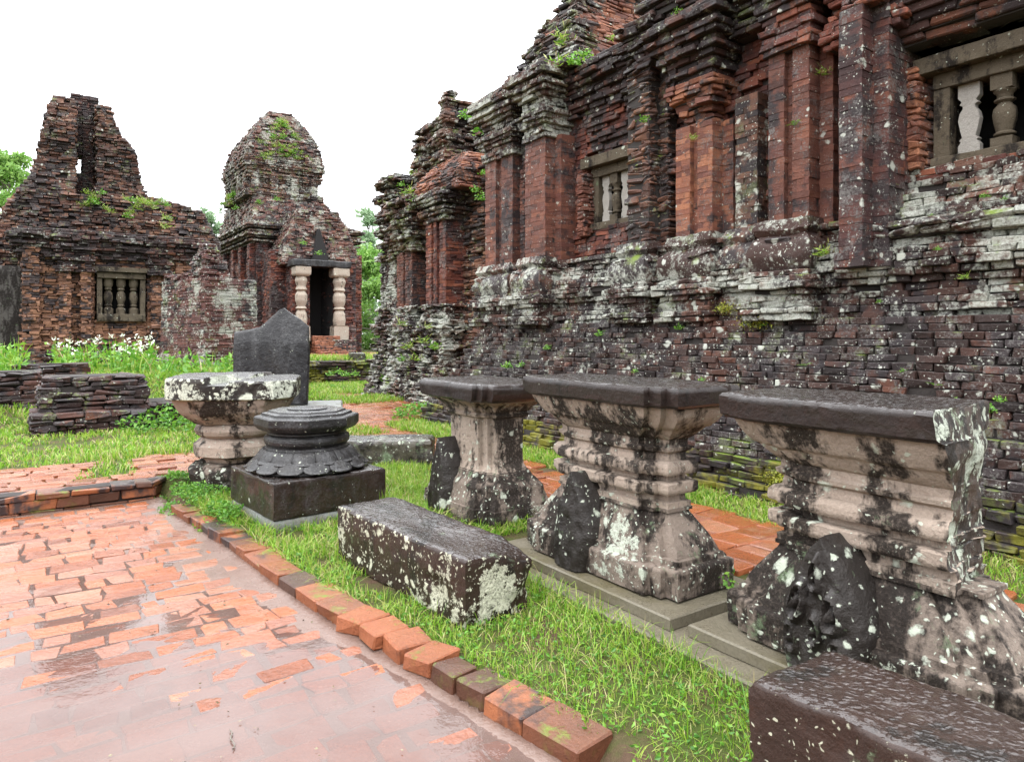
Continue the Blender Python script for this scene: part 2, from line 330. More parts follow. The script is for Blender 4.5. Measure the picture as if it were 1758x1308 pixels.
class BB:
    """collects bricks and the solid cores behind them into one mesh"""
    def __init__(s): s.zj = 1.; s.c = []; s.a = []; s.h = []; s.j = []; s.ch = []; s.cv = []; s.cf = []; s.nv = 0
    def brick(s, c, ang, h, jit=.006, cham=.01, tilt=0.):
        s.c.append(c); s.a.append((ang, tilt)); s.h.append(h); s.j.append(jit); s.ch.append(cham)
    def core(s, poly, z0, z1):
        p = np.asarray(poly); n = len(p); k = s.nv
        s.cv += [(x, y, z0) for x, y in p]+[(x, y, z1) for x, y in p]
        for i in range(n): s.cf.append([k+i, k+(i+1) % n, k+n+(i+1) % n, k+n+i])
        s.cf.append([k+n+i for i in range(n)]); s.cf.append([k+n-1-i for i in range(n)]); s.nv += 2*n
    def prism(s, poly, z0, z1, ch=.066, bl=.28, off=None, keep=None, jit=.012, gap=.004, cj=.006, cham=.010, miss=.0, bd=.13, core=.035, cull=-.25, top=None, wav=.003, gz_=None):
        n = max(1, round((z1-z0)/ch)); hh = (z1-z0)/n
        for i in range(n):
            za = z0+i*hh; f = (i+.5)/n; zc = za+hh/2
            p = ccw(poly(zc)) if callable(poly) else ccw(poly)
            o = (off(f, zc) if off else 0.)
            if o: p = offset_poly(p, o)
            if core is not None: s.core(offset_poly(p, -core), za, za+hh)
            m = len(p)
            for k in range(m):
                a = p[k]; b = p[(k+1) % m]; e = b-a; L = math.hypot(*e)
                if L < .02: continue
                d = e/L; nr = np.array([d[1], -d[0]]); mid = (a+b)/2; rr = -mid
                if nr.dot(rr)/(math.hypot(*rr)+1e-6) < cull: continue
                x = -random.random()*bl*.5; ang = math.atan2(d[1], d[0])
                while x < L:
                    l = bl*random.uniform(.65, 1.3); x1 = min(x+l, L); x0 = max(x, 0)
                    if L-x1 < .05: x1 = L
                    if x1-x0 > .02:
                        q = a+d*(x0+x1)/2
                        if (keep is None or keep(q[0], q[1], zc)) and random.random() >= miss:
                            ou = random.gauss(0, jit)
                            r = q-nr*(bd/2-ou)
                            zz = zc+wav*math.sin(q[0]*2.1+q[1]*1.3+i*.15)
                            s.brick((r[0], r[1], zz), ang, (max(.015, (x1-x0)/2-gap*.75), bd/2, hh/2-(gap if gz_ is None else gz_)/2), cj, cham, random.gauss(0, cj*.45))
                    x = x1 if x1 > x else x+l
    def build(s, name, mat, parent=None, **kw):
        n = len(s.c); c = np.array(s.c, float).reshape(-1, 3); ang = np.array(s.a, float).reshape(-1, 2); h = np.array(s.h, float).reshape(-1, 3)
        j = np.array(s.j); ch = np.minimum(np.array(s.ch), h.min(1)*.45) if n else np.zeros(0)
        cor = RNG.normal(0, 1, (n, 8, 3))*j[:, None, None]; cor[:, :, 2] *= s.zj
        V = np.empty((n, 8, 3, 3))
        chv = ch[:, None]*RNG.uniform(.5, 1.7, (n, 8))
        for k in range(3):
            t = h[:, None, :]*_S[None]
            inset = np.repeat(chv[:, :, None], 3, 2); inset[:, :, k] = 0
            V[:, :, k] = t-_S[None]*inset+cor
        V = V.reshape(n, 24, 3)
        ca, sa = np.cos(ang[:, 0])[:, None], np.sin(ang[:, 0])[:, None]; ti = ang[:, 1][:, None]
        z = V[:, :, 2]+V[:, :, 0]*ti
        X = V[:, :, 0]*ca-V[:, :, 1]*sa; Y = V[:, :, 0]*sa+V[:, :, 1]*ca
        W3 = (np.stack([X, Y, z], 2)+c[:, None]).reshape(-1, 3)
        fl = (_TFL[None]+(np.arange(n)*24)[:, None]).ravel(); ft = np.tile(_TFT, n); mi = np.zeros(len(ft), np.int32)
        if s.cf:
            fl = np.concatenate([fl]+[np.array(f)+n*24 for f in s.cf]); ft = np.concatenate([ft, [len(f) for f in s.cf]])
            W3 = np.concatenate([W3, np.array(s.cv)]); mi = np.concatenate([mi, np.ones(len(s.cf), np.int32)])
        return place(name, W3, (fl.astype(np.int32), ft.astype(np.int32)), [mat, MORT], parent, mi, **kw)

def grid_faces(nr, nc, wrap=False, base=0):
    f = []
    for i in range(nr-1):
        for j in range(nc if wrap else nc-1):
            k = (j+1) % nc; f.append([base+i*nc+j, base+i*nc+k, base+(i+1)*nc+k, base+(i+1)*nc+j])
    return f
def resample(poly, step):
    p = np.asarray(poly, float); out = []
    for i in range(len(p)):
        a, b = p[i], p[(i+1) % len(p)]; n = max(1, int(math.ceil(np.linalg.norm(b-a)/step)))
        out += [a+(b-a)*k/n for k in range(n)]
    return np.array(out)
class Loft:
    """stone body: rings of an offset plan up a profile, worn by noise"""
    def __init__(s): s.V = []; s.F = []; s.n = 0
    def add(s, plan, prof, step=.035, zstep=.02, amp=.006, sc=9., chip=.012, seed=0, cap=True, deform=None):
        plan = ccw(plan)
        if zstep:
            pr = []
            for a, b in zip(prof[:-1], prof[1:]):
                n = max(1, int(math.ceil(math.hypot(b[0]-a[0], b[1]-a[1])/zstep)))
                pr += [(a[0]+(b[0]-a[0])*k/n, a[1]+(b[1]-a[1])*k/n) for k in range(n)]
            pr.append(prof[-1])
        else: pr = prof
        base = offset_poly(plan, 0); e = [max(1, int(math.ceil(np.linalg.norm(base[(i+1) % len(base)]-base[i])/step))) for i in range(len(base))]
        rings = []
        for z, o in pr:
            q = offset_poly(plan, o); r = []
            for i in range(len(q)):
                a, b = q[i], q[(i+1) % len(q)]
                r += [a+(b-a)*k/e[i] for k in range(e[i])]
            rings.append(np.column_stack([np.array(r), np.full(len(r), z)]))
        nc = len(rings[0]); f = grid_faces(len(rings), nc, True)
        if cap:
            c = plan.mean(0); nr = 6
            for (idx, flip) in ((len(rings)-1, False), (0, True)):
                ring = rings[idx]; start = sum(len(r) for r in rings)
                prev = [idx*nc+j for j in range(nc)]
                for k in range(1, nr):
                    t = k/nr; rr = ring*(1-t)+np.array([c[0], c[1], ring[0, 2]])*t; cur = [sum(len(r) for r in rings)+j for j in range(nc)]
                    rings.append(rr)
                    for j in range(nc):
                        j2 = (j+1) % nc; q = [prev[j], prev[j2], cur[j2], cur[j]]; f.append(q[::-1] if flip else q)
                    prev = cur
                f.append(prev[::-1] if flip else prev)
        V = np.concatenate(rings)
        d = np.stack([fbm(V, sc, 3, seed+11*k) for k in range(3)], 1)*amp
        d += np.stack([fbm(V, sc*4, 2, seed+50+11*k) for k in range(3)], 1)*amp*.45
        V = V+d
        if chip:
            c = np.append(V[:, :2].mean(0), (V[:, 2].min()+V[:, 2].max())/2)
            g = np.clip(fbm(V, 5.5, 3, seed+90)-.28, 0, 1)
            V[:, :2] += (c[:2]-V[:, :2])*(g*chip*6)[:, None]
        if deform: V = deform(V)
        s.F += [[i+s.n for i in q] for q in f]; s.V.append(V); s.n += len(V); return s
    def build(s, name, mat, parent=None, sharp=42, **kw):
        return place(name, np.concatenate(s.V), s.F, mat, parent, smooth=sharp, **kw)
def circ(cx, cy, r, n=48, ph=0): return [(cx+r*math.cos(ph+2*math.pi*k/n), cy+r*math.sin(ph+2*math.pi*k/n)) for k in range(n)]
def orect(cx, cy, a, b, ang):
    c, s = math.cos(ang), math.sin(ang)
    return [(cx+x*c-y*s, cy+x*s+y*c) for x, y in ((-a, -b), (a, -b), (a, b), (-a, b))]

# ================================================================ GROUND, PATHS
_kp = [gp(*q) for q in ((290, 880), (390, 942), (470, 1003), (560, 1065), (640, 1108), (720, 1155), (790, 1203), (860, 1245), (930, 1288), (1010, 1335))]
_kuv = sorted(UV(*q) for q in _kp); KU = [a for a, b in _kuv]; KV = [b for a, b in _kuv]
def kv(u): return np.interp(u, KU, KV)
def sstep(x, a, b):
    t = np.clip((np.asarray(x)-a)/(b-a), 0, 1); return t*t*(3-2*t)
def gz(x, y):
    x = np.asarray(x, float); y = np.asarray(y, float); u = UX*x+UY*y; v = VX*x+VY*y
    strip = .055+.05*sstep(v, 1.7, 3.4)
    left = .15+.0*u
    z = np.where(u > 7.55, left, strip)
    z = np.where((u > 7.5) & (v > 1.3), .13, z)
    rise = .62*sstep(u, 13.2, 16.4)*(1-sstep(v, 4.2, 6.0))+.66*sstep(u, 19.85, 19.95)*sstep(v, 4.2, 6.0)
    z = z+np.minimum(rise, .66)
    low = (u < 7.76) & (v < kv(u)+.10)
    p = np.stack([x, y, 0*x], -1)
    z = z+.018*fbm(p, 1.7, 3, 5)
    return np.where(low, -.07, z)
xs = np.concatenate([[-900, -300, -120, -60, -35, -22], np.arange(-15, 8, .11), [9, 12, 20, 40, 100, 300, 900]])
ys = np.concatenate([[-200, -40, -8, -1], np.arange(1, 25, .11), [26, 28, 32, 40, 60, 100, 250, 900, 1500]])
gx, gy = np.meshgrid(xs, ys); gV = np.stack([gx, gy, gz(gx, gy)], -1).reshape(-1, 3)
m = M('soil_and_turf'); k = m.rng(m.noise(2.2, 6, .7), .42, .62)
c = m.mix(k, m.mix(m.noise(30, 4), (.035, .055, .012), (.07, .10, .02)), m.mix(m.noise(16, 4), (.06, .036, .024), (.11, .07, .045)))
GROUND = m.out(c, .8, m.bump(m.noise(30, 6, .7), .8, .04), .12)
tag(place('ground', gV, grid_faces(len(ys), len(xs)), [GROUND], smooth=180), None, None, kind='structure')

def in_low(u, v): return u < 7.56 and v < kv(u)-.02
def sink(x, y):
    return .011*float(sstep(3.65-y, -.2, .9))+.007*n2(x, y, .6, 3)+.003*n2(x, y, 2.1, 8)
m = M('wet_orange_paving_brick')
var = m.math('ADD', m.math('MULTIPLY', m.rnd, .8), m.math('MULTIPLY', m.noise(5, 3), .25))
c = m.ramp(var, [(.05, (.11, .036, .019)), (.25, (.22, .066, .026)), (.5, (.31, .098, .038)), (.72, (.22, .088, .055)), (.97, (.34, .15, .085))])
c = m.mix(m.rng(m.noise(40, 5, .7), .35, .7, 0, .55), c, m.mix(1, c, (.62, .55, .52), 'MULTIPLY'))
silt = m.math('ADD', m.noise(1.5, 5, .66), m.math('MULTIPLY', m.math('SUBTRACT', m.noise(9, 4), .5), .5))
c = m.mix(m.rng(silt, .54, .74, 0, .55), c, (.26, .165, .125))
c = m.mix(m.rng(m.noise(2.7, 4, .6, m.scale((1, 1, 1))), .63, .72, 0, .5), c, (.05, .035, .025))
PAVE = m.out(c, m.rng(m.noise(7, 4), .3, .7, .06, .34), m.bump(m.noise(38, 6, .7), .55, .012, m.bump(m.noise(9, 4), .45, .02)), .6)
def pave(bb, u0, u1, v0, v1, test, zf, wid=.135, ln=.27, thick=.05, along='v', tz=.004):
    bb.zj = .22
    a0, a1, b0, b1 = (u0, u1, v0, v1) if along == 'v' else (v0, v1, u0, u1)
    a = a0
    while a < a1:
        w = wid*random.uniform(.8, 1.3); b = b0-random.random()*ln
        while b < b1:
            l = ln*random.uniform(.55, 1.35); mu, mv = (a+w/2, b+l/2) if along == 'v' else (b+l/2, a+w/2)
            if test(mu, mv):
                x, y = P(mu+random.gauss(0, .006), mv+random.gauss(0, .006))
                ang = math.atan2(VY, VX) if along == 'v' else math.atan2(UY, UX)
                z = zf(x, y)
                if z is not None:
                    bb.brick((x, y, z-thick/2+random.gauss(0, tz)), ang+random.gauss(0, .025), (l/2-.007, w/2-.006, thick/2), .010, .007, random.gauss(0, .006))
            b += l
        a += w
bb = BB(); pave(bb, .6, 7.56, -4.2, 2.2, in_low, lambda x, y: .002-sink(x, y), .14, .225, .06, tz=.0026)
tag(bb.build('path', PAVE), None, None, kind='structure')
# silt between and over the paving bricks
xs = np.arange(-6.4, 1.4, .045); ys = np.arange(1.7, 7.2, .045); gx, gy = np.meshgrid(xs, ys)
uu, vv = UX*gx+UY*gy, VX*gx+VY*gy; p = np.stack([gx, gy, 0*gx], -1)
near = np.exp(-np.maximum(kv(uu)-vv, 0)/.10)
mz = -.0078+.005*fbm(p, 1.1, 4, 21)+.003*fbm(p, 9, 3, 22)+.020*near-.009*sstep(3.9-gy, 0, 1)+.0035*sstep(gy, 4.0, 5.0)
mz = np.where((vv > kv(uu)+.05) | (uu > 7.62), -.09, mz)
m = M('pink_brown_silt'); c = m.mix(m.noise(2.6, 5, .7), (.10, .060, .046), (.19, .13, .108))
SILT = m.out(c, m.rng(m.noise(5, 4), .35, .65, .08, .4), m.bump(m.noise(48, 5, .7), .5, .012), .55)
tag(place('mud', np.stack([gx, gy, mz], -1).reshape(-1, 3), grid_faces(len(ys), len(xs)), [SILT], smooth=180), None, None, kind='structure')
# rain water standing on the path
xs = np.arange(-6.3, 1.2, .022); ys = np.arange(1.75, 7.1, .022); gx, gy = np.meshgrid(xs, ys); p = np.stack([gx, gy, 0*gx], -1)
wz = -.0038+.0007*fbm(p, 7, 3, 31)+.0005*fbm(p*np.array([1, 1.8, 1]), 22, 2, 33)
for q in range(150):
    cx_, cy_ = random.uniform(-3.4, .6), random.uniform(2.2, 6.0); r_ = random.uniform(.05, .17)
    d = np.hypot(gx-cx_, gy-cy_); wz = wz+np.where(d < r_*1.3, .0011*np.cos(d*2*math.pi/.046)*np.exp(-(d/r_)**2*1.6), 0)
uu, vv = UX*gx+UY*gy, VX*gx+VY*gy
okv = ((vv < kv(uu)+.03) & (uu < 7.585)).ravel()
f = [q for q in grid_faces(len(ys), len(xs)) if okv[q[0]] and okv[q[2]]]
m = M('muddy_rain_water'); nt = m.t; N = nt.nodes.new
fr = N('ShaderNodeFresnel'); fr.inputs[0].default_value = 1.42; gl = N('ShaderNodeBsdfGlossy'); gl.inputs['Roughness'].default_value = .03
tr = N('ShaderNodeBsdfTransparent'); tr.inputs[0].default_value = (.88, .76, .70, 1); df = N('ShaderNodeBsdfDiffuse'); df.inputs[0].default_value = (.20, .145, .13, 1)
m1 = N('ShaderNodeMixShader'); m2 = N('ShaderNodeMixShader')
m.L(m.rng(m.noise(1.3, 4, .6), .35, .65, .20, .50), m1.inputs[0]); m.L(tr.outputs[0], m1.inputs[1]); m.L(df.outputs[0], m1.inputs[2])
bm_ = m.bump(m.noise(34, 3, .6), .12, .006)
m.L(bm_, fr.inputs['Normal']); m.L(bm_, gl.inputs['Normal'])
m.L(fr.outputs[0], m2.inputs[0]); m.L(m1.outputs[0], m2.inputs[1]); m.L(gl.outputs[0], m2.inputs[2])
m.L(m2.outputs[0], nt.nodes['Material Output'].inputs[0])
WATER = m.m
tag(place('puddle_water', np.stack([gx, gy, wz], -1).reshape(-1, 3), f, [WATER], smooth=180), None, None, kind='structure')

# raised brick pavement on the left and the strip of pavement behind the pedestals
def up_test(u, v):
    nz_ = .5*n2(u, v, .8, 41); return _up(u, v, nz_)
def up_mask(u, v):
    nn = .5*fbm(np.stack([u, v, 0*u+.37], -1), .8, 3, 41); return np.array([_up(a, b, c) for a, b, c in zip(u, v, nn)])
def _up(u, v, nz_):
    if 7.66 < u < 9.25+nz_*.9 and -5 < v < 1.15+.0*nz_: return not (.15 < v+nz_*.8-.28*(u-7.6) < .75 and u > 8.1)
    if 7.95 < u < 9.3+nz_ and 1.1 < v < 3.6: return True
    if 9.6 < u < 14.3+nz_*2 and 4.2+nz_ < v < 7.6: return True
    if .2 < u < 14 and 3.62+nz_*.35 < v < 4.72+nz_*.4: return True
    if 15.4 < u < 16.6 and 4.6 < v < 7.2+nz_*2: return True
    return False
bb = BB(); pave(bb, 7.66, 9.9, -5, 3.6, up_test, lambda x, y: float(gz(x, y))+.032, .15, .28, .07, tz=.004)
pave(bb, 0.2, 17, 3.4, 7.8, lambda u, v: (u < 7.66 or v > 3.6 or u > 9.9) and up_test(u, v), lambda x, y: float(gz(x, y))+.03, .26, .27, .07, tz=.004)
tag(bb.build('pavement', PAVE), None, None, kind='structure')
m = M('wet_silt_film'); 
KERBM = brick_mat('wet_kerb_brick', [(.05, .028, .02), (.13, .052, .03), (.24, .082, .036), (.32, .115, .05)], .36, .03, green=.3, wet=.6, bumps=.7)
bb = BB(); bb.prism(ccw([P(7.60, -5), P(7.60, 1.02), P(7.82, 1.12), P(7.95, .98), P(7.95, -5)]), -.08, .115, .085, .32, jit=.006, cham=.008, bd=.16, miss=.0, cj=.006)
bb.prism(ccw([P(7.58, -5), P(7.58, 1.0), P(7.80, 1.16), P(7.82, 1.1), P(7.82, -5)]), .115, .172, .06, .30, jit=.005, cham=.008, bd=.25, cj=.005)
tag(bb.build('step_kerb', KERBM), None, None, kind='structure')
# kerb of bricks between the path and the turf
bb = BB(); s_ = [np.array(P(*q)) for q in _kuv]; loose_at = []
seg = []
for a, b in zip(s_[:-1], s_[1:]):
    L = np.linalg.norm(b-a); n = max(1, round(L/.05)); seg += [a+(b-a)*t/n for t in range(n)]
seg = np.array(seg); dist = np.concatenate([[0], np.cumsum(np.linalg.norm(np.diff(seg, axis=0), axis=1))])
def kpt(d): return np.array([np.interp(d, dist, seg[:, 0]), np.interp(d, dist, seg[:, 1])])
lo0 = dist[np.argmin(np.hypot(seg[:, 0]-gp(742, 1170)[0], seg[:, 1]-gp(742, 1170)[1]))]; lo1 = dist[np.argmin(np.hypot(seg[:, 0]-gp(592, 1078)[0], seg[:, 1]-gp(592, 1078)[1]))]
d = .05
while d < dist[-1]-.05:
    l = random.uniform(.17, .34)
    if d < lo0 < d+l: l = lo0-d+.001
    if lo0 <= d < lo1-.02: d = lo1; continue
    a, b = kpt(d), kpt(min(d+l, dist[-1])); t = (b-a)/np.linalg.norm(b-a); nr = np.array([t[1], -t[0]]); 
    if nr.dot(np.array([VX, VY])) < 0: nr = -nr
    w = random.uniform(.085, .115) if d > 1.2 else random.uniform(.08, .11)
    far = d/dist[-1]; hz = .030+.006*(1-far)+random.gauss(0, .005)
    c = (a+b)/2+nr*(w+random.gauss(0, .005))
    bb.brick((c[0], c[1], hz-.02), math.atan2(t[1], t[0])+random.gauss(0, .016), (np.linalg.norm(b-a)/2-.004, w, .058), .006, .006, random.gauss(0, .010))
    d += l
tag(bb.build('kerb', KERBM), None, None, kind='structure')
ORB = brick_mat('clean_orange_brick', [(.25, .078, .036), (.33, .115, .052), (.29, .10, .05)], .32, .03, green=.2, wet=.55, bumps=1.2)
lab = ['orange loose brick on the kerb beside the lichened block, farthest of four', 'orange loose brick on the kerb, second from the block end',
       'wide orange loose brick on the kerb, third of the four', 'orange loose brick nearest the camera, tipped towards the path']
for k in range(4):
    t0 = lo1-(lo1-lo0)*(k+.5)/4; a, b = kpt(t0+.05), kpt(t0-.05); t = (b-a)/np.linalg.norm(b-a); nr = np.array([t[1], -t[0]])
    if nr.dot(np.array([VX, VY])) < 0: nr = -nr
    c = kpt(t0)+nr*(.09+random.gauss(0, .02)); q = BB()
    q.brick((c[0], c[1], .045), math.atan2(nr[1], nr[0])+(.12, -.1, -.2, .1)[k], (.10, (lo1-lo0)/8-.004, .038), .006, .007, (.02, -.03, .05, .06)[k])
    o = q.build('loose_brick', ORB, at_base=True); tag(o, lab[k], 'brick', 'loose orange bricks on the kerb')
# ================================================================ THE LONG TEMPLE ON THE RIGHT
VW = 6.58
TEMPLE = thing('brick_temple', 'long ruined red brick temple with pilasters and stone baluster windows', 'temple', (*P(5, 6.6), .1))
U0, U1 = .8, 9.95
def stepoff(f, z): return max(0, (1.74-z))*.54
bb = BB(); bb.prism(rect(U0, 9.72, 6.14, 8), .47, 1.76, .0645, .20, off=stepoff, jit=.015, cj=.005, cham=.004, gap=.012, gz_=.005, miss=.03, bd=.2, cull=-.1, core=.05)
q = BB(); q.prism(rect(U0, 9.72, 6.14, 8), .02, .47, .0645, .22, off=stepoff, jit=.02, cj=.007, cham=.006, gap=.012, gz_=.006, miss=.03, bd=.2, cull=-.1, core=.05); q.build('mossy_footing', MB['mossy'], TEMPLE)
bb.build('stepped_base', MB['dark'], TEMPLE)
# band of rough mouldings over the steps
PROF = [.10, .12, .10, .05, .02, .06, .11, .14, .12, .06, .0, -.03, -.02, .02]
def plo(k=1.): return lambda f, z: PROF[min(len(PROF)-1, int(f*len(PROF)))]*k
bb = BB()
bb.prism(rect(U0, U1, 6.32, 8), 1.74, 2.68, .064, off=plo(), jit=.020, cj=.006, cham=.006, miss=.04, gap=.009, gz_=.004, bl=.22, bd=.22, core=.06)
PIL = dict(A=(Uat(833, 6.3), Uat(880, 6.3), 6.30), B=(Uat(903, 6.15), Uat(938, 6.15), 6.13), C=(Uat(1074, 6.2), Uat(1112, 6.2), 6.22),
           D=(Uat(1162, 6.3), Uat(1225, 6.3), 6.28), E=(Uat(1262, 6.4), Uat(1300, 6.4), 6.40), F=(Uat(1322, 6.25), Uat(1392, 6.25), 6.22), H=(Uat(1440, 6.0), Uat(1480, 6.0), 6.0))
for k, (ua, ub, vf) in PIL.items():
    if k in 'EH': continue
    a, b = min(ua, ub)-.05, max(ua, ub)+.05
    bb.prism(rect(a, b, vf-.14, 7), 1.74, 2.42, .064, .26, off=plo(.9), jit=.018, cj=.007, cham=.007, miss=.03, gap=.006, gz_=.003, bd=.2, core=.05)
    bb.prism(rect(a+.03, b-.03, vf-.06, 7), 2.40, 2.74, .064, .24, off=lambda f, z: .07*math.sin(f*6.3)-.03*f, jit=.03, cj=.016, cham=.018, bd=.2, core=.07)
bb.build('moulded_plinth', MB['plinth'], TEMPLE)
for k, (ua, ub, vf) in PIL.items():
    if k in 'H': continue
    a, b = min(ua, ub)-.04, max(ua, ub)+.06; L = Loft(); sd = ord(k)
    L.add(rect(a, b, vf-.10, 6.9), [(1.78, .02), (1.95, .06), (2.08, .0), (2.16, -.03), (2.24, .05), (2.38, .09), (2.50, .06), (2.58, -.01), (2.64, .03), (2.74, .0)], .05, .04, .035, 4.5, .03, sd)
    L.build('worn_pilaster_base', MB['plinth'], TEMPLE)

# wall bays (between the window openings)
uw1a, uw1b = Uat(1600, 6.6)+.02, Uat(1600, 6.6)-1.42        # big window
uw2a, uw2b = Uat(1016, 6.6), Uat(1085, 6.6)-.06              # small window
def wallseg(bb, a, b, z0, z1, v=VW, **k): bb.prism(rect(b, a, v, 8.2), z0, z1, .064, .27, jit=k.pop('jit', .012), cj=.005, cham=.004, gap=.008, gz_=.004, miss=k.pop('miss', .02), core=.045, **k)
bb = BB()
wallseg(bb, U1, uw2a+.10, 2.66, 5.3); wallseg(bb, uw2b-.10, uw1a+.22, 2.66, 5.6, jit=.022); wallseg(bb, uw1b-.1, U0, 2.66, 5.6)
wallseg(bb, uw2a+.10, uw2b-.10, 2.66, 3.12); wallseg(bb, uw2a+.10, uw2b-.10, 4.10, 5.3, jit=.03, miss=.05)
wallseg(bb, uw1a+.22, uw1b-.1, 2.6, 3.08); wallseg(bb, uw1a+.22, uw1b-.1, 4.16, 5.7, jit=.03, miss=.05)
bb.build('wall', MB['redd'], TEMPLE)
# rubble talus under the big window
bb = BB()
bb.prism(rect(uw1b-.3, uw1a+.36, 6.36, 8), 2.3, 3.10, .064, .22, off=lambda f, z: (.16-.38*f) if f > .45 else .10-.2*abs(f-.2), jit=.02, cj=.007, cham=.006, gap=.010, gz_=.004, miss=.04, bd=.24, core=.06)
bb.prism(rect(uw1b-.3, uw1a+.30, 6.16, 7), 2.44, 2.58, .07, .26, jit=.02, cj=.012, cham=.016, bd=.3, core=.06)
bb.build('sloping_apron', MB['plinth'], TEMPLE)
def pilaster(k, z0, z1, mat, name='pilaster', groove=True, jit=.006, **kw):
    ua, ub, vf = PIL[k]; a, b = min(ua, ub), max(ua, ub); w = b-a; q = BB(); o = dict(ch=.064, bl=.26, jit=jit*.4, gap=.0022, gz_=.0012, cj=.0014, cham=.0012, miss=.008, core=.012, wav=.003); o.update(kw)
    if groove:
        q.prism(rect(a, a+w*.40, vf, 7), z0, z1, **o); q.prism(rect(b-w*.40, b, vf, 7), z0, z1, **o)
        q.prism(rect(a+w*.38, b-w*.38, vf+.07, 7), z0, z1, **o)
    else: q.prism(rect(a, b, vf, 7), z0, z1, **o)
    q.prism(rect(a-.14, a+.02, vf+.18, 7), z0, z1, **o); q.prism(rect(b-.02, b+.12, vf+.20, 7), z0, z1, **o)
    return q, a, b, vf
def capital(q, a, b, vf, z0, z1, prof, **kw):
    o = dict(ch=.064, bl=.24, jit=.012, cj=.006, cham=.006, gz_=.003, core=.05, bd=.2); o.update(kw)
    q.prism(rect(a, b, vf, 7.2), z0, z1, off=lambda f, z: prof[min(len(prof)-1, int(f*len(prof)))], **o)
CAP = [.04, .05, .01, .06, .10, .14, .05, .03, .09, .15, .21, .16, .24, .22, .18]
q, a, b, vf = pilaster('A', 2.68, 4.5, 0); ob = q.build('pilaster', MB['red'], TEMPLE)
q = BB(); capital(q, a, b, vf, 4.46, 5.5, CAP); q.build('capital', MB['plinth'], TEMPLE)
q, a, b, vf = pilaster('B', 2.68, 4.5, 0, groove=False); q.prism(rect(a-.12, b+.3, 6.35, 7), 2.68, 4.5, .064, .26, jit=.006, gap=.0025, cj=.004, cham=.006)
q.build('pilaster', MB['red'], TEMPLE)
q = BB(); capital(q, a, b, vf, 4.46, 5.5, CAP, jit=.02); q.build('capital', MB['plinth'], TEMPLE)
q, a, b, vf = pilaster('C', 2.6, 4.9, 0, groove=False, jit=.035, cj=.014, cham=.016, miss=.08, gap=.006); q.build('eroded_pilaster', MB['left'], TEMPLE)
q = BB(); capital(q, a, b, vf, 4.75, 5.45, [-.02, .0, .04, .0, .06, .09, .05, .1, .12], jit=.02, cj=.012); q.build('capital', MB['corn'], TEMPLE)
q, a, b, vf = pilaster('D', 2.68, 4.02, 0); q.build('pilaster', MB['orange'], TEMPLE)
q = BB(); capital(q, a, b, vf, 4.0, 4.35, [-.06, -.08, -.03, .02, .05], jit=.02, cj=.012, miss=.1); capital(q, a, b, vf, 4.33, 4.5, [.07, .1, .08])
q.build('eroded_capital', MB['orange'], TEMPLE)
q = BB(); capital(q, a, b, vf, 4.5, 5.3, [.05, .10, .06, .12, .18, .14, .22, .26, .2, .3, .24, .18], jit=.016); q.build('capital', MB['corn'], TEMPLE)
q, a, b, vf = pilaster('E', 2.6, 4.2, 0, groove=False, jit=.012); q.build('grey_pilaster', MB['grey'], TEMPLE)
q, a, b, vf = pilaster('F', 2.68, 4.42, 0); q.build('pilaster', MB['red'], TEMPLE)
q = BB(); capital(q, a, b, vf, 4.42, 4.8, [.05, .07, .05, .07, .03, .05]); q.build('capital', MB['redd'], TEMPLE)
q = BB(); capital(q, a, b, vf, 4.8, 5.6, [.08, .12, .1, .16, .12, .2, .26, .3], jit=.02); q.build('upper_capital', MB['corn'], TEMPLE)
q, a, b, vf = pilaster('H', 2.2, 4.5, 0, groove=False, jit=.01, off=lambda f, z: .03 if f < .06 else 0); q.build('tall_pilaster', MB['hpil'], TEMPLE)
q = BB(); q.prism(lambda z: rect(a-.12, b+.02, 6.0+(z-4.5)*.55, 7), 4.5, 5.6, .064, .26, jit=.02, cj=.01, cham=.012, core=.06); q.prism(rect(a-.2, b+.3, 6.25, 7), 4.3, 5.8, .064, .26, off=lambda f, z: .05*math.sin(f*20), jit=.02, core=.06)
q.build('broken_capital', MB['redd'], TEMPLE)
# false niche between the first two pilasters, shallow recessed panel
q = BB(); ua, ub = PIL['A'][1], PIL['B'][0]; mid = (ua+ub)/2; w = abs(ua-ub)
q.prism(rect(mid-w*.5, mid+w*.5, 6.47, 7), 2.68, 4.48, .064, .26, jit=.006, cj=.004, cham=.006, gap=.0025)
for s in (-1, 1): q.prism(rect(mid+s*w*.27-w*.09, mid+s*w*.27+w*.09, 6.40, 7), 2.75, 4.12, .064, .2, jit=.004, cj=.004, cham=.006, gap=.0025)
q.prism(rect(mid-w*.36, mid+w*.36, 6.38, 7), 4.05, 4.2, .064, .2, jit=.004, cj=.004)
q.build('false_niche', MB['red'], TEMPLE)
# niche between the eroded and the orange pilaster
q = BB(); ua, ub = PIL['C'][1], PIL['D'][0]; mid = (ua+ub)/2
for s in (-1, 1): q.prism(rect(mid+s*.13-.05, mid+s*.13+.05, 6.45, 7), 2.7, 3.6, .064, .2, jit=.006, cj=.005)
q.prism(rect(mid-.2, mid+.2, 6.42, 7), 3.55, 3.75, .064, .2, jit=.01)
q.build('small_niche', MB['redd'], TEMPLE)
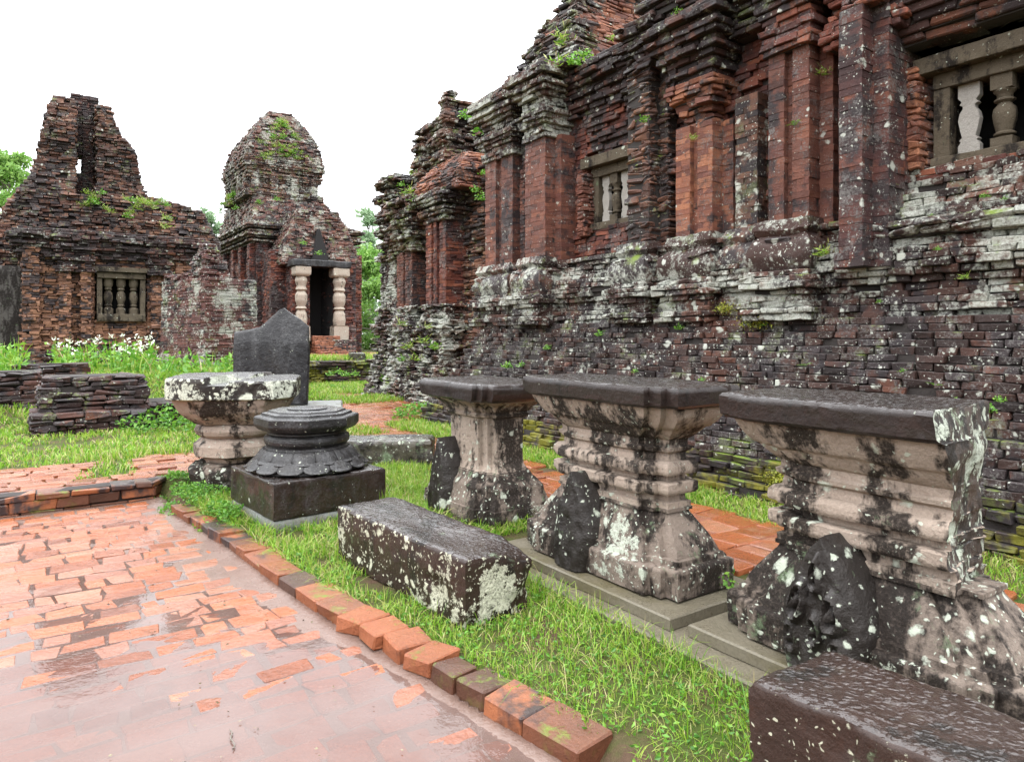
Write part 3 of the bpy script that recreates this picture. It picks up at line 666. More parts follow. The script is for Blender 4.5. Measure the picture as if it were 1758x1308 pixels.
# cornice along the wall head
CORN = [.02, .05, .03, .08, .06, .12, .16, .11, .2, .26, .2, .3, .24, .16]
def co(k): return lambda f, z: CORN[min(len(CORN)-1, int(f*len(CORN)))]*k
bb = BB(); bb.prism(rect(PIL['D'][0]+.3, U1-.05, 6.52, 8.4), 4.72, 5.45, .064, .27, off=co(.75), jit=.022, cj=.007, cham=.007, gap=.008, gz_=.004, miss=.05, bd=.24, core=.08)
bb.prism(rect(Uat(1440, 6.4), PIL['D'][0]+.25, 6.40, 8.4), 4.86, 5.75, .064, .27, off=co(1.), jit=.022, cj=.007, cham=.007, gap=.008, gz_=.004, miss=.05, bd=.24, core=.08)
bb.prism(rect(U0, Uat(1440, 6.4), 6.42, 8.4), 4.55, 6.2, .064, .27, off=lambda f, z: .08*math.sin(f*9), jit=.03, cj=.013, cham=.014, miss=.05, bd=.24, core=.1)
bb.prism(rect(7.7, U1+.02, 6.28, 8.4), 5.4, 5.78, .064, .27, off=lambda f, z: .15-.5*f, jit=.05, cj=.016, cham=.016, miss=.12, bd=.26, core=.12)
bb.build('cornice', MB['corn'], TEMPLE)
# pyramidal brick tower over the far bay
def pyr(z):
    h = z-5.35
    return ccw([P(7.95+.30*h, 6.55+.34*h), P(10.25-.95*h, 6.55+.34*h), P(10.25-.95*h, 11-.3*h), P(7.95+.30*h, 11-.3*h)])
bb = BB(); bb.prism(pyr, 5.35, 7.4, .066, .27, jit=.012, cj=.008, cham=.012, bd=.22, core=.08, off=lambda f, z: .03*math.sin(z*9))
bb.build('upper_tower', MB['orange'], TEMPLE)
bb = BB(); bb.prism(lambda z: ccw([P(7.90+.30*(z-5.35), 6.50+.34*(z-5.35)), P(10.45-.98*(z-5.35), 6.50+.34*(z-5.35)), P(10.45-.98*(z-5.35), 7.2+.34*(z-5.35)), P(8.0+.30*(z-5.35), 7.2+.34*(z-5.35))]), 5.35, 7.35, .066, .27,
    jit=.03, cj=.012, cham=.014, bd=.2, core=.08, miss=.05, keep=lambda x, y, z: True)
bb.build('tower_front', MB['grey'], TEMPLE)

def lathe(name, prof, mat, parent, cx, cy, n=20, sq=None):
    V = []; 
    for r, z in prof:
        for k in range(n):
            t = 2*math.pi*k/n+.6; V.append((cx+r*math.cos(t), cy+r*math.sin(t), z))
    f = grid_faces(len(prof), n, True); f.append(list(range(n))[::-1]); f.append([(len(prof)-1)*n+k for k in range(n)])
    return place(name, V, f, [mat], parent, smooth=40)
def sbox(name, u0, u1, v0, v1, z0, z1, mat, parent, amp=.004):
    L = Loft(); e = .008
    L.add(rect(u0, u1, v0, v1), [(z0, -e), (z0+e, 0), (z1-e, 0), (z1, -e)], .06, .05, amp, 8, .004, int(u0*100) % 50)
    return L.build(name, mat, parent)
def baluster_round(u, v, z0, z1, r, parent, mat):
    h = z1-z0; L = Loft(); a = r*.95
    L.add(rect(u-a, u+a, v-a, v+a), [(z0, 0), (z0+h*.15, 0)], .05, .05, .002, 8, 0); L.add(rect(u-a, u+a, v-a, v+a), [(z1-h*.2, 0), (z1, 0)], .05, .05, .002, 8, 0, 3)
    x, y = P(u, v)
    pr = [(.62, .14), (.62, .17), (.95, .19), (.98, .21), (.74, .235), (.80, .27), (.98, .38), (1.06, .47), (.98, .55), (.66, .60), (.60, .62), (.92, .65), (.92, .67), (.66, .69), (.7, .74), (.98, .78), (.98, .81)]
    n = 20; V = []
    for q, t in pr:
        for k in range(n): V.append((x+q*r*math.cos(2*math.pi*k/n), y+q*r*math.sin(2*math.pi*k/n), z0+t*h))
    V = np.array(V); L.F += [[i+L.n for i in q] for q in grid_faces(len(pr), n, True)]; L.V.append(V); L.n += len(V)
    return L.build('baluster', mat, parent)
def baluster_flat(u, v, z0, z1, w, parent, mat, th=.07):
    h = z1-z0; pr = [(1, 0), (1, .14), (.72, .20), (.9, .22), (.62, .26), (.8, .36), (1, .5), (.84, .6), (.56, .66), (.56, .7), (.86, .72), (.66, .76), (1, .82), (1, 1)]
    o = [(w*a, z0+h*t) for a, t in pr]; ol = [(a, z) for a, z in o]+[(-a, z) for a, z in o[::-1]]; n = len(ol)
    V = [(*P(u+a, v), z) for a, z in ol]+[(*P(u+a, v+th), z) for a, z in ol]
    f = [[k, (k+1) % n, n+(k+1) % n, n+k] for k in range(n)]
    m2 = len(o)
    for k in range(m2-1):
        f.append([k, k+1, n-2-k, n-1-k][::-1]); f.append([n+k, n+k+1, n+n-2-k, n+n-1-k])
    return place('flat_baluster', V, f, [mat], parent)
def window(ua, ub, z0, z1, v, seq, parent, lint=.13, post=.13, outer=True, sand='sand'):
    """ua > ub: opening between two u positions, stone frame, balusters as children"""
    L = Loft(); e = .006; S = SB[sand]
    def b(u0, u1, v0, v1, za, zb, sd): L.add(rect(u0, u1, v0, v1), [(za, -e), (za+e, 0), (zb-e, 0), (zb, -e)], .06, .05, .005, 7, .006, sd)
    b(ub-post, ua+post, v-.07, v+.25, z0-.10, z0, 1); b(ub-post, ua+post, v-.02, v+.25, z1, z1+lint, 2)
    b(ua, ua+post, v-.005, v+.25, z0+.001, z1-.001, 3); b(ub-post, ub, v-.005, v+.25, z0+.001, z1-.001, 4)
    if outer: b(ub-post-.12, ua+post+.12, v-.13, v+.2, z1+lint+.002, z1+lint+.15, 5)
    w = L.build('window', S, parent)
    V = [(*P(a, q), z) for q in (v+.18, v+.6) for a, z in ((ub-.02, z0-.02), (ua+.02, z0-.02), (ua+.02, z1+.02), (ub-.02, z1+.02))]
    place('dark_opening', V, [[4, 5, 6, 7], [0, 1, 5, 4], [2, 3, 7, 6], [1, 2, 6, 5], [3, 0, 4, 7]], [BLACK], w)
    n = len(seq)
    for k, s in enumerate(seq):
        u = ua+(ub-ua)*(k+.5)/n; r = abs(ua-ub)/n*.40
        if s == 'r': baluster_round(u, v+.09, z0, z1, min(r, .085), w, S)
        else: baluster_flat(u, v+.05, z0, z1, min(r*.95, .085), w, SB['pale'])
    return w
window(uw1a-.14, uw1b+.0, 3.16, 3.78, 6.66, 'frfrf', TEMPLE)
window(uw2a-.08, uw2b+.02, 3.18, 3.84, 6.66, 'frfr', TEMPLE)
q = BB(); q.prism(rect(uw1a+.05, uw1a+.20, 6.50, 7), 3.08, 4.0, .062, .2, jit=.012, cj=.007); q.build('brick_jamb', MB['orange'], TEMPLE)
q = BB(); q.prism(rect(uw1b-.4, uw1a+.3, 6.42, 7), 4.16, 4.62, .075, .42, off=lambda f, z: .0+.25*f, jit=.012, cj=.01, bd=.3); q.build('brick_hood', MB['corn'], TEMPLE)
q = BB(); q.prism(rect(uw2a+.02, uw2a+.16, 6.45, 7), 3.0, 3.9, .062, .2, jit=.012, cj=.007); q.build('brick_jamb', MB['red'], TEMPLE)
# ================================================================ RUINED GATE at the far end of the temple
GATE = thing('ruined_gate', 'lichen crusted brick gate ruin with dark red column beyond the temple corner', 'ruin', (*P(13, 7.8), .1))
bb = BB(); bb.prism(rect(10.1, 16.1, 7.5, 9.5), .05, 5.05, .066, .28, off=lambda f, z: (.35-.2*z if z < 1.7 else .03*math.sin(z*7)), jit=.03, cj=.012, cham=.014, miss=.05, bd=.2, core=.09)
bb.build('wall', MB['left'], GATE)
bb = BB()
for (a, b, v) in ((12.62, 13.5, 7.08), (14.2, 15.0, 7.1), (15.3, 16.2, 7.2)):
    bb.prism(rect(a-.1, b+.1, v-.12, 9), .05, 1.2, .066, .28, off=lambda f, z: .25-.2*z, jit=.035, cj=.015, cham=.016, miss=.05, bd=.2, core=.09)
    bb.prism(rect(a-.08, b+.08, v-.08, 9), 1.2, 2.25, .066, .24, off=plo(.9), jit=.035, cj=.016, cham=.016, miss=.04, bd=.2, core=.09)
bb.build('moulded_base', MB['plinth'], GATE)
q = BB()
for a, b in ((12.62, 12.9), (13.02, 13.16), (13.26, 13.5)): q.prism(rect(a, b, 7.06, 8.6), 2.2, 4.0, .066, .24, jit=.006, cj=.004, cham=.006, gap=.0025)
q.prism(rect(12.7, 13.45, 7.14, 8.6), 2.2, 4.0, .066, .24, jit=.006, cj=.004, cham=.006); q.build('column', MB['redd'], GATE)
q = BB(); q.prism(rect(12.6, 13.55, 7.06, 8.6), 3.98, 4.6, .066, .24, off=lambda f, z: CAP[min(14, int(f*15))], jit=.02, cj=.01); q.build('capital', MB['grey'], GATE)
q = BB(); q.prism(lambda z: rect(12.0+.55*max(0, z-4.9), 13.9-.5*max(0, z-4.9), 7.0+.9*max(0, z-4.8)**1.4, 9), 4.55, 5.35, .066, .26, jit=.02, cj=.01, cham=.014, bd=.2); q.build('rounded_top', MB['orange'], GATE)
q = BB()
for a, b in ((14.2, 14.56), (14.66, 15.0)): q.prism(rect(a, b, 7.08, 8.6), 2.2, 3.5, .066, .24, jit=.006, cj=.004, cham=.006, gap=.0025)
q.prism(rect(14.3, 14.9, 7.16, 8.6), 2.2, 3.5, .066, .24, jit=.006); q.build('pilaster', MB['red'], GATE)
q = BB(); q.prism(rect(14.1, 15.2, 7.1, 8.8), 3.48, 4.75, .066, .26, off=lambda f, z: .05+.22*math.sin(f*2.4)+.05*math.sin(f*30), jit=.04, cj=.016, cham=.016, miss=.05, bd=.22, core=.1)
q.prism(rect(15.2, 16.2, 7.2, 8.8), 3.4, 4.5, .066, .26, off=lambda f, z: .04+.1*math.sin(f*22), jit=.03, cj=.014, cham=.016, miss=.05, bd=.22, core=.1)
q.build('arched_hood', MB['grey'], GATE)
q = BB(); q.prism(rect(15.3, 16.2, 7.2, 8.6), 2.2, 3.5, .066, .24, jit=.014, cj=.008); q.build('corner_pilaster', MB['plinth'], GATE)
q = BB(); q.prism(rect(15.25, 16.2, 7.15, 8.2), 4.45, 5.45, .066, .24, off=lambda f, z: .10*math.sin(f*17)+.05*f, jit=.05, cj=.018, cham=.016, miss=.14, bd=.22, core=.12)
q.prism(rect(14.3, 15.3, 7.5, 8.6), 4.6, 5.1, .066, .24, off=lambda f, z: -.3*f, jit=.05, cj=.016, miss=.1, core=.12); q.build('corner_pinnacle', MB['grey'], GATE)
og = dict(ch=.066, bl=.24, jit=.035, cj=.010, cham=.010, miss=.08, bd=.24, core=.1)
q = BB(); q.prism(rect(13.3, 15.0, 7.5, 9.4), 4.9, 6.45, off=lambda f, z: .07*math.sin(f*21)-.10*f, **og)
q.prism(rect(13.2, 13.75, 7.35, 8.2), 4.9, 6.75, off=lambda f, z: .06*math.sin(f*26)-.08*f, **og)
q.prism(rect(14.3, 14.85, 7.35, 8.2), 4.9, 6.15, off=lambda f, z: .06*math.sin(f*26)-.06*f, **og)
q.prism(rect(13.35, 13.55, 7.5, 7.75), 6.7, 6.95, **og); q.prism(rect(11.8, 13.4, 7.9, 9.6), 4.9, 6.35, off=lambda f, z: .05*math.sin(f*20)-.30*f, **og)
q.build('upper_storey', MB['grey'], GATE)

# ================================================================ CENTRAL TOWER
CT = thing('brick_tower', 'brick temple tower with dark doorway, stepped crown and grass on its rounded top', 'tower', (*P(34, 10.4), .7))
def bx(z, ctr, hu, hv): return rect(ctr[0]-hu, ctr[0]+hu, ctr[1]-hv, ctr[1]+hv)
cB = (35.3, 10.35); o2 = dict(ch=.085, bl=.30, jit=.016, cj=.009, cham=.009, gap=.008, gz_=.005, bd=.24, core=.07)
q = BB(); q.prism(bx(0, cB, 3.9, 2.15), .6, 2.0, off=lambda f, z: .25-.25*f+.04*math.sin(f*20), **o2); q.build('plinth', MB['tower'], CT)
q = BB(); q.prism(bx(0, cB, 3.75, 2.2), 2.0, 5.7, **o2)
for du in (-3.5, -1.9, -.5, 1.4, 3.2): q.prism(rect(cB[0]+du-.22, cB[0]+du+.22, cB[1]-2.45, cB[1]), 1.9, 5.6, **o2)
for dv in (-1.95, 1.85): q.prism(rect(cB[0]-3.95, cB[0], cB[1]+dv-.25, cB[1]+dv+.25), 1.9, 5.6, **o2)
q.build('wall', MB['redd'], CT)
q = BB()
for s in (-1, 1): q.prism(rect(cB[0]-1.45+.55+s*.25-.08, cB[0]-1.45+.55+s*.25+.08, cB[1]-2.34, cB[1]), 2.3, 4.6, **o2)
q.prism(rect(cB[0]-1.3, cB[0]-.5, cB[1]-2.36, cB[1]), 4.5, 4.9, **o2); q.build('false_door', MB['red'], CT)
q = BB(); q.prism(bx(0, cB, 3.8, 2.25), 5.6, 6.6, off=lambda f, z: (.1, .28, .08, .30, .48, .30, .12, .38, .46, .3, .08)[min(10, int(f*11))], **{**o2, 'jit': .02}); q.build('cornice', MB['grey'], CT)
q = BB()
def shoulder(z):
    f = (z-6.5)/1.5; k = 1-.30*min(1, f**.8); return bx(z, (cB[0], cB[1]-.45*min(1, f)), 3.85*k, 2.3*k)
q.prism(shoulder, 6.5, 8.0, **{**o2, 'jit': .035}); q.build('sloping_roof', MB['tower'], CT)
cU = (34.7, 9.75); q = BB(); q.prism(bx(0, cU, 2.05, 1.62), 7.9, 9.75, off=lambda f, z: (.16, .18, .05, -.03, -.03, -.03, -.03, .0, .10, .16, .06, .14, .22, .25, .18, .22, .12)[min(16, int(f*17))], **{**o2, 'jit': .02, 'miss': .03})
for dv in (-1.35, -.5, .45, 1.35): q.prism(rect(cU[0]-2.2, cU[0], cU[1]+dv-.17, cU[1]+dv+.17), 8.05, 8.95, **o2)
for du in (-1.7, -.6, .6, 1.7): q.prism(rect(cU[0]+du-.17, cU[0]+du+.17, cU[1]-1.78, cU[1]), 8.05, 8.95, **o2)
q.build('upper_storey', MB['grey'], CT)
q = BB()
def dome(z):
    f = min(1, max(0, (z-9.7)/2.6)); k = max(.25, (1-f**1.7*.72)); return bx(z, (cU[0], cU[1]+.25*f), 2.2*k, 1.76*k)
q.prism(dome, 9.7, 12.3, **{**o2, 'jit': .05, 'miss': .06}); q.build('crown', MB['tower'], CT)
# porch
pu, pv0, pv1 = 29.0, 8.95, 11.75
dv0, dv1 = Vat(533, 29.), Vat(571, 29.)
q = BB(); q.prism(rect(pu, 32.2, pv0, dv0-.02), .65, 4.6, **o2); q.prism(rect(pu, 32.2, dv1+.02, pv1), .65, 4.6, **o2)
q.prism(rect(pu+.9, 33.5, 8.35, dv0-.03), .65, 5.2, **o2); q.prism(rect(pu+.9, 33.5, dv1+.03, 12.4), .65, 5.2, **o2); q.build('porch_wall', MB['redd'], CT)
q = BB()
def gable(z):
    f = (z-4.55)/2.6; c = (pv0+pv1)/2; k = 1-.55*max(0, f)**1.4
    return rect(pu+.25+.5*f, 33, c-(c-pv0+.35)*k, c+(pv1-c+.35)*k)
dc = (dv0+dv1)/2
q.prism(gable, 4.55, 7.0, **{**o2, 'jit': .035}, keep=lambda x, y, z: not (abs(UV(x, y)[1]-dc) < .36*(1-(z-4.5)/1.75) and z < 6.2 and UV(x, y)[0] < 30.5)); q.build('porch_roof', MB['tower'], CT)
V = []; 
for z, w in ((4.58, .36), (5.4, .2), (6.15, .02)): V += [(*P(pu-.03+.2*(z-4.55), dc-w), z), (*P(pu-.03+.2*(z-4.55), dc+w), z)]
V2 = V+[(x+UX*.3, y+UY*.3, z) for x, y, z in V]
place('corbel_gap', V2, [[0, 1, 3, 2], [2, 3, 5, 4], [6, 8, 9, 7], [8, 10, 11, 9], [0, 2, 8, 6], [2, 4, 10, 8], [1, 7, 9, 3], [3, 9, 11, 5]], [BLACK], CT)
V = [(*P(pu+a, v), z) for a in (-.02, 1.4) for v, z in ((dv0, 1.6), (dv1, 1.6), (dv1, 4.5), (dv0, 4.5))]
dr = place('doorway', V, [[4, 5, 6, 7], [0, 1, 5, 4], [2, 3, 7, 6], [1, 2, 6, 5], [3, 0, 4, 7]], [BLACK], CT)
def dcol(v0, v1):
    c = (v0+v1)/2; w = (v1-v0)/2; L = Loft()
    L.add(rect(pu-.55, pu-.02, c-w, c+w), [(1.35, 0), (1.95, 0), (1.95, -.05), (2.0, -.02)], .1, .08, .01, 5, .01, 3)
    x, y = P(pu-.28, c)
    L.add(circ(x, y, w*.74, 16), [(1.98, 0), (2.2, .03), (2.5, .0), (2.62, -.06), (2.7, .02), (2.78, -.05), (3.0, .03), (3.25, .03), (3.4, -.05), (3.48, .02), (3.6, -.03), (3.85, .04), (4.05, -.02)], .1, .06, .01, 6, .004, 5)
    L.add(rect(pu-.55, pu-.02, c-w, c+w), [(4.03, -.03), (4.1, .03), (4.4, .03), (4.42, 0)], .1, .08, .01, 5, .01, 9)
    L.build('door_column', SB['colw'], CT)
dcol(Vat(508, 28.5), Vat(532, 28.5)); dcol(Vat(573, 28.5), Vat(598, 28.5))
L = Loft(); L.add(rect(pu-.6, pu+.5, Vat(503, 28.5), Vat(602, 28.5)), [(4.43, -.02), (4.45, 0), (4.68, 0), (4.70, -.02)], .15, .1, .012, 4, .01, 7); L.build('lintel', SB['stele'], CT)
L = Loft()
STEPM = brick_mat('orange_step_brick', [(.25, .10, .06), (.33, .14, .08), (.28, .12, .07)], .08, .05, wet=.3)
q = BB()
for k in range(4): q.prism(rect(pu-.3-.32*(4-k), pu+.6, dv0-.12+.0*k, dv1+.12), .72+.21*k, .93+.21*k, .07, .3, jit=.008, cj=.006, core=.02)
q.build('stair', STEPM, CT)
q = BB(); q.prism(rect(pu-1.2, pu-.1, Vat(573, 28.2), Vat(606, 28.2)), .65, 1.4, **o2); q.build('stair_cheek', MB['tower'], CT); q = BB(); q.prism(rect(pu-.9, pu-.1, Vat(508, 28.2), Vat(530, 28.2)), .65, 1.4, **o2); q.build('stair_cheek', MB['tower'], CT)

# ================================================================ LEFT RUIN with the tall split gable
LR = thing('split_ruin', 'dark brick ruin with a tall narrow slot in its top and a small baluster window', 'ruin', (*P(25, 2.5), .6))
o3 = dict(ch=.078, bl=.27, jit=.020, cj=.009, cham=.008, gap=.008, gz_=.005, bd=.2, core=.08)
u1 = 23.2; va, vb = Vat(42, u1), Vat(345, u1); wa, wb = Vat(166, u1), Vat(249, u1)
zs, zt = Zu(208, 543, u1), Zu(208, 472, u1)
q = BB()
q.prism(rect(u1, 26, va, wa-.05), .4, 4.4, **o3); q.prism(rect(u1, 26, wb+.05, vb), .4, 4.3, **o3)
q.prism(rect(u1, 26, wa-.04, wb+.04), .4, zs-.12, **o3); q.prism(rect(u1, 26, wa-.04, wb+.04), zt+.18, 4.4, **o3)
q.build('wall', MB['leftw'], LR)
q = BB()
for a, b, d in ((38, 68, .16), (100, 122, .22), (138, 156, .2), (258, 275, .16), (300, 330, .1)):
    q.prism(rect(u1-d, 25, Vat(a, u1), Vat(b, u1)), .45, 4.0, **{**o3, 'jit': .035, 'miss': .04})
q.build('brick_pier', MB['leftw'], LR)
q = BB(); q.prism(rect(u1-.02, 26, va-.05, vb), 3.75, 4.55, off=lambda f, z: (.1, .16, .1, .2, .28, .2, .3, .34, .22, .1)[min(9, int(f*10))], **{**o3, 'jit': .035, 'miss': .06})
for a, b in ((98, 158), (255, 290)): q.prism(rect(u1-.28, 25, Vat(a, u1), Vat(b, u1)), 3.35, 4.5, off=lambda f, z: .12*f+.05*math.sin(f*25), **{**o3, 'jit': .04, 'miss': .05})
q.build('cornice', MB['corn'], LR)
q = BB(); q.prism(rect(u1-.12, 25, va-.1, vb), .3, 1.15, off=lambda f, z: .15-.12*f, **{**o3, 'jit': .03}); q.build('base', MB['dark'], LR)
def fwin(u, va_, vb_, z0, z1, parent):
    L = Loft(); e = .01
    def b(v0, v1, ua, ub, za, zb, sd): L.add(rect(ua, ub, v0, v1), [(za, -e), (za+e, 0), (zb-e, 0), (zb, -e)], .12, .1, .008, 6, .006, sd)
    w = .13; b(va_, vb_, u-.1, u+.3, z0-.15, z0+.06, 1); b(va_, vb_, u-.1, u+.3, z1-.12, z1+.05, 2); b(va_, va_+w, u-.05, u+.3, z0+.05, z1-.11, 3); b(vb_-w, vb_, u-.05, u+.3, z0+.05, z1-.11, 4)
    b(va_-.15, vb_+.1, u-.2, u+.3, z1+.06, z1+.2, 6)
    o = L.build('window', SB['sand'], parent)
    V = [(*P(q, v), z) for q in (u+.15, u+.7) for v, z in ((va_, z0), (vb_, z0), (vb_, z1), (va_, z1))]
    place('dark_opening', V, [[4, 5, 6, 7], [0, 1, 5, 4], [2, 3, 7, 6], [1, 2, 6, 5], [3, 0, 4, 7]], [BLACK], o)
    for k in range(3):
        c = va_+w+(vb_-va_-2*w)*(k+.5)/3; za, zb = z0+.06, z1-.12; h = zb-za; x, y = P(u+.1, c)
        pr = [(1, 0), (1, .15), (.55, .2), (.8, .24), (.6, .28), (.95, .45), (.8, .6), (.5, .65), (.8, .7), (.6, .74), (.95, .82), (.95, 1)]
        lathe('baluster', [(r*.13, za+t*h) for r, t in pr], SB['sand'], o, x, y, 12)
fwin(u1-.02, wa, wb, zs, zt, LR)
RB = brick_mat('red_cloth', [(.5, .05, .05), (.5, .05, .05)], 0, 0)
# the tower behind: two jambs of a slot that lean towards one another
u2 = 25.4
SL = [(.5, 0, 420), (4.4, 0, 400)]
ysL = [165, 180, 225, 270, 300, 350, 400, 440]; xsL = [92, 84, 74, 63, 52, 10, -6, -12]
ysR = [172, 182, 225, 262, 300, 335, 350, 365, 400]; xsR = [178, 188, 202, 232, 240, 252, 300, 350, 362]
def vside(z, ys, xs):
    # silhouette sampled at the plane of the gable, as heights and widths in metres
    zz = [Zu(x, y, u2) for x, y in zip(xs, ys)]; vv = [Vat(x, u2) for x in xs]
    o = np.argsort(zz); return float(np.interp(z, np.array(zz)[o], np.array(vv)[o]))
sa0, sa1 = Vat(131, u2), Vat(166, u2); zsl = Zu(150, 335, u2); ztop = Zu(110, 165, u2)
def jl(z): return rect(u2+.1*math.sin(z*3), u2+2.6, min(vside(z, ysL, xsL), sa0-.2), sa0+.02*math.sin(z*9))
def jr(z): return rect(u2+.1*math.sin(z*2+1), u2+2.6, sa1+.03*math.sin(z*7), max(vside(z, ysR, xsR), sa1+.15))
q = BB(); o4 = {**o3, 'jit': .038, 'miss': .05, 'cj': .012, 'core': .11}
q.prism(jl, zsl-.1, ztop, **o4); q.prism(jr, zsl-.1, ztop-.1, **o4)
q.prism(lambda z: rect(u2-.1, u2+2.8, vside(z, ysL, xsL), vside(z, ysR, xsR)), 4.2, zsl, **o4)
q.prism(rect(u2-.2, u2+2.8, Vat(-60, u2), vb), .4, 4.3, **o4)
q.build('gable', MB['left'], LR)
q = BB(); g0 = Vat(133, u2+1.2); g1 = Vat(141, u2+1.2); zg = Zu(135, 268, u2+1.2)
q.prism(rect(u2+1.0, u2+1.8, g1, sa1+.1), zsl-.1, ztop+.42, **{**o3, 'jit': .015}); q.prism(rect(u2+1.0, u2+1.8, sa0-.1, g1), zg, ztop+.42, **{**o3, 'jit': .015})
q.prism(rect(u2+1.0, u2+1.8, sa0-.1, g1+.02), zsl-.1, Zu(135, 300, u2+1.2), **{**o3, 'jit': .015}); q.build('slot_back', MB['corn'], LR)
# rubble between the gable and the tower, and the grey side buttress
q = BB(); q.prism(lambda z: rect(u2-.6, u2+2.2, Vat(230, u2), Vat(372-28*max(0, z-4.6), u2)), .5, 5.2, **o4); q.build('rubble_wall', MB['left'], LR)
GREYW = stone_mat('grey_rendered_wall', (.05, .046, .043), (.10, .092, .086), .6, .1, 6, 30, .3, .15)
L = Loft(); L.add(rect(u1+.35, u1+1.2, Vat(-60, u1), va-.02), [(.3, 0), (3.35, 0), (3.5, -.08)], .25, .15, .04, 3, .01, 4)
o = L.build('rendered_side_wall', GREYW, LR)
# ================================================================ broken wall stump
ST = thing('broken_wall', 'jagged wall stump blotched with pale lichen between the ruin and the black slab', 'ruined wall', (*P(18.3, 3.2), .5))
def g2(px, D): return tuple(at(px, 575, D)[:2])
stp = ccw([g2(278, 18.3), g2(345, 17.0), g2(352, 16.95), g2(440, 18.0), g2(432, 19.2), g2(300, 19.6)])
STM = brick_mat('lichened_render', [(.07, .032, .032), (.10, .046, .042), (.13, .055, .045), (.09, .05, .046)], .36, .62, green=.2, patch=.58)
def sttop(x, y):
    px = CX+x/y*F; return EYE-(lerp(px, [276, 285, 300, 320, 345, 365, 390, 405, 425, 440], [505, 478, 470, 440, 420, 416, 440, 462, 490, 492])-HY)*y/F
q = BB(); q.prism(lambda z: stp, .3, 3.0, .075, .34, jit=.008, cj=.006, cham=.008, gap=.002, bd=.14, core=.06, off=lambda f, z: .12*(1-f)**2)
hi = ccw([g2(322, 17.6), g2(347, 17.0), g2(395, 17.5), g2(390, 18.8), g2(325, 18.8)])
q.prism(lambda z: hi+0*z, 3.0, 3.45, .075, .34, jit=.03, cj=.012, bd=.16, core=.08, off=lambda f, z: -.1*f)
hi2 = ccw([g2(335, 17.4), g2(350, 17.05), g2(380, 17.4), g2(378, 18.5), g2(338, 18.5)])
q.prism(lambda z: hi2, 3.45, 3.85, .075, .3, jit=.03, cj=.012, bd=.16, core=.08, off=lambda f, z: -.12*f)
hi3 = ccw([g2(284, 18.2), g2(325, 17.5), g2(330, 18.7), g2(288, 19.0)])
q.prism(lambda z: hi3, 3.0, 3.15, .075, .3, jit=.03, cj=.012, bd=.16, core=.08)
q.build('wall_face', STM, ST)
# ================================================================ low walls
def ruin(name, label, cat, loc, parts, group=None):
    t = thing(name, label, cat, loc, group)
    for nm, bbx, mat in parts: bbx.build(nm, mat, t)
    return t
q1 = BB(); u3 = 12.25; v3a, v3b = Vat(66, u3), Vat(257, u3)
q1.prism(rect(u3, u3+1.1, v3a, v3b), .45, .97, .075, .3, jit=.02, cj=.012, cham=.014, miss=.02, bd=.26, off=lambda f, z: -.06*(f > .7), core=.1)
q2 = BB(); q2.prism(rect(u3-.25, u3+1.2, Vat(52, u3), Vat(238, u3)+.1), .05, .46, .08, .3, jit=.02, cj=.012, cham=.014, bd=.3, core=.1)
q2.prism(rect(u3+.2, u3+1.2, Vat(240, u3), Vat(330, u3)), .05, .52, .08, .3, jit=.03, cj=.012, cham=.014, bd=.3, core=.1)
ruin('low_brick_altar', 'low dark brick block with stepped edge standing in the grass by the path', 'brick block', (*P(u3+.5, .5), .1), [('upper_courses', q1, MB['altar']), ('base_courses', q2, MB['altar'])])
q1 = BB(); q1.prism(rect(14.4, 15.2, Vat(-140, 14.4), Vat(72, 14.4)), .2, .98, .075, .3, jit=.03, cj=.012, cham=.014, bd=.3, core=.1)
q1.prism(rect(15.6, 16.1, Vat(20, 15.6), Vat(150, 15.6)), .5, 1.06, .075, .3, jit=.03, cj=.012, bd=.3, core=.1)
ruin('low_wall', 'low crumbling brick footing at the left edge behind the brick block', 'low wall', (*P(14.8, -.8), .2), [('courses', q1, MB['altar'])])
q1 = BB(); q1.prism(rect(19.75, 20.6, 5.2, 10.6), .0, .84, .075, .34, jit=.025, cj=.012, cham=.014, bd=.3, core=.1, off=lambda f, z: .06*(f > .85))
ruin('retaining_wall', 'mossy low retaining wall with an orange coping in front of the tower steps', 'low wall', (*P(20, 8), .05), [('courses', q1, MB['mossy'])])
q1 = BB(); q1.prism(rect(28.0, 29, 13.0, 16.4), .4, 2.6, .08, .32, jit=.05, cj=.016, cham=.014, bd=.3, core=.12, off=lambda f, z: -.35*f*f, miss=.05)
q1.prism(rect(27.4, 28.4, 14.4, 17.4), .4, 3.5, .08, .32, jit=.05, cj=.016, cham=.014, bd=.3, core=.12, off=lambda f, z: -.5*f*f, miss=.05)
ruin('far_wall', 'mossy ruined wall in the gap between the tower and the gate', 'ruined wall', (*P(28.3, 14.5), .5), [('courses', q1, MB['mossy'])])
TERR = plain('terrace_brick', (.34, .17, .11), .5)
bb = BB(); pave(bb, 20.7, 28.6, 6.3, 12.6, lambda u, v: n2(u, v, .35, 77) > -.18 or 8.7 < v < 11.8, lambda x, y: .84, .3, .32, .1, tz=.006)
tag(bb.build('terrace', PAVE), None, None, kind='structure')
